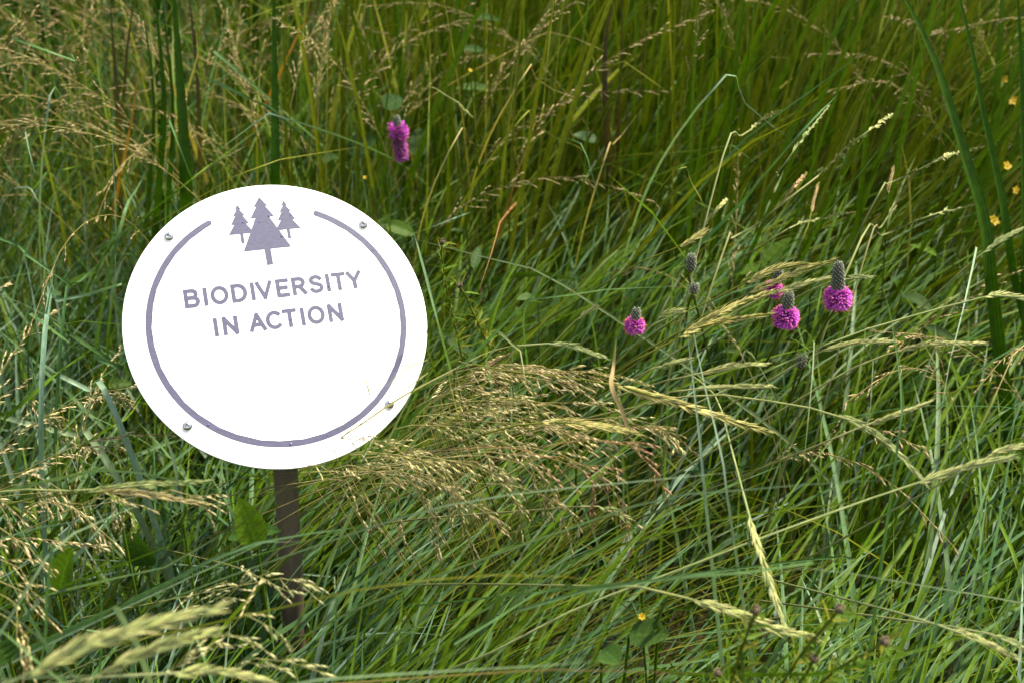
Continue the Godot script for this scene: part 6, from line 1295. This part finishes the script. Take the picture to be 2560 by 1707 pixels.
	panicle("straw-pale grass panicle in the matted tangle at the sign edge", [Vector3(-0.0492, 0.3678, -0.5984), Vector3(-0.0174, 0.3713, -0.5991), Vector3(0.0063, 0.3797, -0.5868), Vector3(0.0254, 0.3766, -0.5781), Vector3(0.0419, 0.3631, -0.5915)], "straw", "straw-pale panicles matted together in the tangle")
	panicle("golden grass panicle in the matted tangle at the sign edge", [Vector3(-0.0194, 0.3719, -0.5596), Vector3(0.0123, 0.3686, -0.5752), Vector3(0.0346, 0.3836, -0.5445), Vector3(0.0496, 0.3673, -0.5554), Vector3(0.0594, 0.3591, -0.5566)], "gold", "golden panicles matted together in the tangle")
	panicle("golden grass panicle in the matted tangle at the sign edge", [Vector3(-0.0261, 0.3652, -0.5965), Vector3(0.0012, 0.3899, -0.5529), Vector3(0.0238, 0.3828, -0.5582), Vector3(0.0352, 0.3771, -0.5525), Vector3(0.0409, 0.3538, -0.5630)], "gold", "golden panicles matted together in the tangle")
	panicle("golden grass panicle in the matted tangle at the sign edge", [Vector3(0.0321, 0.3749, -0.5719), Vector3(0.0670, 0.3764, -0.5666), Vector3(0.0886, 0.3745, -0.5635), Vector3(0.0923, 0.3842, -0.5296)], "gold", "golden panicles matted together in the tangle")
	panicle("straw-pale grass panicle in the matted tangle at the sign edge", [Vector3(0.0480, 0.3923, -0.5387), Vector3(0.0728, 0.3906, -0.5395), Vector3(0.0898, 0.3873, -0.5415), Vector3(0.1045, 0.3752, -0.5336)], "straw", "straw-pale panicles matted together in the tangle")
	panicle("tan grass panicle in the matted tangle at the sign edge", [Vector3(-0.0565, 0.3614, -0.5856), Vector3(-0.0340, 0.3668, -0.5846), Vector3(-0.0117, 0.3647, -0.5790), Vector3(0.0030, 0.3552, -0.5835), Vector3(0.0087, 0.3585, -0.5579)], "tan", "tan panicles matted together in the tangle")
	panicle("tan grass panicle in the matted tangle at the sign edge", [Vector3(-0.1120, 0.3416, -0.6009), Vector3(-0.0807, 0.3647, -0.5685), Vector3(-0.0591, 0.3666, -0.5606), Vector3(-0.0473, 0.3525, -0.5633), Vector3(-0.0393, 0.3381, -0.5632)], "tan", "tan panicles matted together in the tangle")
	panicle("golden grass panicle in the matted tangle at the sign edge", [Vector3(-0.0995, 0.3499, -0.5714), Vector3(-0.0711, 0.3638, -0.5550), Vector3(-0.0482, 0.3726, -0.5342), Vector3(-0.0349, 0.3605, -0.5408), Vector3(-0.0298, 0.3444, -0.5303), Vector3(-0.0291, 0.3192, -0.5401)], "gold", "golden panicles matted together in the tangle")
	panicle("straw-pale grass panicle in the matted tangle at the sign edge", [Vector3(-0.0982, 0.3418, -0.5628), Vector3(-0.0774, 0.3453, -0.5645), Vector3(-0.0614, 0.3483, -0.5439), Vector3(-0.0576, 0.3223, -0.5654)], "straw", "straw-pale panicles matted together in the tangle")
	panicle("tan grass panicle in the matted tangle at the sign edge", [Vector3(-0.1269, 0.3327, -0.5872), Vector3(-0.1094, 0.3432, -0.5703), Vector3(-0.1010, 0.3208, -0.5747), Vector3(-0.0881, 0.3045, -0.5652)], "tan", "tan panicles matted together in the tangle")
	panicle("tan grass panicle in the matted tangle at the sign edge", [Vector3(-0.0749, 0.3453, -0.5704), Vector3(-0.0523, 0.3409, -0.5688), Vector3(-0.0462, 0.3162, -0.5614), Vector3(-0.0435, 0.3004, -0.5451)], "tan", "tan panicles matted together in the tangle")
	panicle("tan grass panicle in the matted tangle at the sign edge", [Vector3(-0.0631, 0.3611, -0.5442), Vector3(-0.0384, 0.3559, -0.5386), Vector3(-0.0285, 0.3280, -0.5382), Vector3(-0.0207, 0.3013, -0.5336)], "tan", "tan panicles matted together in the tangle")
	panicle("golden grass panicle in the matted tangle at the sign edge", [Vector3(-0.0528, 0.3696, -0.5595), Vector3(-0.0309, 0.3652, -0.5700), Vector3(-0.0179, 0.3743, -0.5458), Vector3(-0.0109, 0.3666, -0.5360), Vector3(-0.0029, 0.3503, -0.5492)], "gold", "golden panicles matted together in the tangle")
	panicle("tan grass panicle in the matted tangle at the sign edge", [Vector3(-0.0520, 0.3567, -0.5417), Vector3(-0.0265, 0.3571, -0.5191), Vector3(-0.0133, 0.3376, -0.5333), Vector3(-0.0048, 0.3336, -0.5202)], "tan", "tan panicles matted together in the tangle")
	panicle("tan grass panicle in the matted tangle at the sign edge", [Vector3(-0.0176, 0.3583, -0.5739), Vector3(0.0072, 0.3765, -0.5401), Vector3(0.0175, 0.3612, -0.5340), Vector3(0.0221, 0.3222, -0.5550)], "tan", "tan panicles matted together in the tangle")
	panicle("straw-pale grass panicle in the matted tangle at the sign edge", [Vector3(-0.0254, 0.3936, -0.5987), Vector3(-0.0028, 0.3954, -0.5942), Vector3(0.0232, 0.4055, -0.5671), Vector3(0.0494, 0.3988, -0.5704)], "straw", "straw-pale panicles matted together in the tangle")
	panicle("golden grass panicle in the matted tangle at the sign edge", [Vector3(-0.0222, 0.3878, -0.5904), Vector3(0.0052, 0.3929, -0.6035), Vector3(0.0321, 0.3994, -0.5901), Vector3(0.0612, 0.4100, -0.5650), Vector3(0.0847, 0.3942, -0.5737)], "gold", "golden panicles matted together in the tangle")
	panicle("golden grass panicle in the matted tangle at the sign edge", [Vector3(-0.0297, 0.3652, -0.5982), Vector3(-0.0081, 0.3922, -0.5690), Vector3(0.0084, 0.3969, -0.5621), Vector3(0.0171, 0.3826, -0.5627)], "gold", "golden panicles matted together in the tangle")
	panicle("straw-pale grass panicle in the matted tangle at the sign edge", [Vector3(-0.0477, 0.3653, -0.6225), Vector3(-0.0249, 0.3734, -0.6313), Vector3(-0.0096, 0.3868, -0.5976), Vector3(-0.0017, 0.3581, -0.6081)], "straw", "straw-pale panicles matted together in the tangle")
	panicle("golden grass panicle in the matted tangle at the sign edge", [Vector3(-0.0490, 0.3788, -0.5668), Vector3(-0.0325, 0.3812, -0.5793), Vector3(-0.0255, 0.3821, -0.5768), Vector3(-0.0250, 0.3621, -0.5949)], "gold", "golden panicles matted together in the tangle")
	yellow_flower("small yellow flower by the cattail leaves at the picture edge, first from the top", Vector3(0.5283, 0.4169, -1.2148), 0.0062)
	yellow_flower("small yellow flower by the cattail leaves at the picture edge, second from the top", Vector3(0.5600, 0.3851, -1.2471), 0.0062)
	yellow_flower("small yellow flower by the cattail leaves at the picture edge, third from the top", Vector3(0.5140, 0.3473, -1.1304), 0.0062)
	yellow_flower("small yellow flower by the cattail leaves at the picture edge, fourth from the top", Vector3(0.5287, 0.3262, -1.1696), 0.0062)
	yellow_flower("small yellow flower by the cattail leaves at the picture edge, fifth from the top", Vector3(0.5631, 0.2953, -1.2008), 0.0062)
	yellow_flower("small yellow flower by the cattail leaves at the picture edge, sixth from the top", Vector3(0.5002, 0.2975, -1.1046), 0.0062)
	yellow_flower("small yellow flower high in the far grass beyond the purple flower", Vector3(-0.0384, 0.4693, -1.0400), 0.0019)
	yellow_flower("small yellow flower low behind the sign, under the tall purple flower", Vector3(-0.1372, 0.3758, -1.0116), 0.0019)
	feathery("feathery green plant with narrow leaflets at the lower edge, second from the left", [Vector3(0.1069, 0.3150, -0.4190), Vector3(0.1064, 0.3450, -0.4068), Vector3(0.1057, 0.3750, -0.3929), Vector3(0.1062, 0.3900, -0.3875)], "feathery plants at the lower edge")
	feathery("feathery green plant with narrow leaflets at the lower edge, fourth from the left", [Vector3(0.1288, 0.3150, -0.4170), Vector3(0.1349, 0.3550, -0.4018), Vector3(0.1399, 0.3850, -0.3881), Vector3(0.1408, 0.3950, -0.3830)], "feathery plants at the lower edge")
	feathery("feathery green plant with narrow leaflets at the lower edge, fifth from the left", [Vector3(0.1472, 0.3150, -0.4190), Vector3(0.1541, 0.3450, -0.4030), Vector3(0.1599, 0.3650, -0.3898), Vector3(0.1635, 0.3750, -0.3848)], "feathery plants at the lower edge")
	feathery("feathery green plant with narrow leaflets at the lower edge, third from the left", [Vector3(0.1333, 0.3250, -0.4067), Vector3(0.1358, 0.3450, -0.3972), Vector3(0.1364, 0.3600, -0.3906)], "feathery plants at the lower edge")
	feathery("feathery green plant with narrow leaflets at the lower edge, first from the left", [Vector3(0.0953, 0.3050, -0.4273), Vector3(0.0993, 0.3150, -0.4250), Vector3(0.1008, 0.3200, -0.4237)], "feathery plants at the lower edge")
	feathery("taller feathery green shoot beside the sign edge", [Vector3(-0.0475, 0.3400, -0.7999), Vector3(-0.0507, 0.3700, -0.7885), Vector3(-0.0523, 0.4000, -0.7739), Vector3(-0.0505, 0.4100, -0.7664)], "feathery shoots beside the sign")
	feathery("shorter feathery green shoot beside the sign edge", [Vector3(-0.0307, 0.3500, -0.7789), Vector3(-0.0345, 0.3650, -0.7702), Vector3(-0.0385, 0.3750, -0.7666)], "feathery shoots beside the sign")
	yellow_flower("small orange bud above the toothed green leaf", Vector3(0.0770, 0.2700, -0.5245), 0.0022)
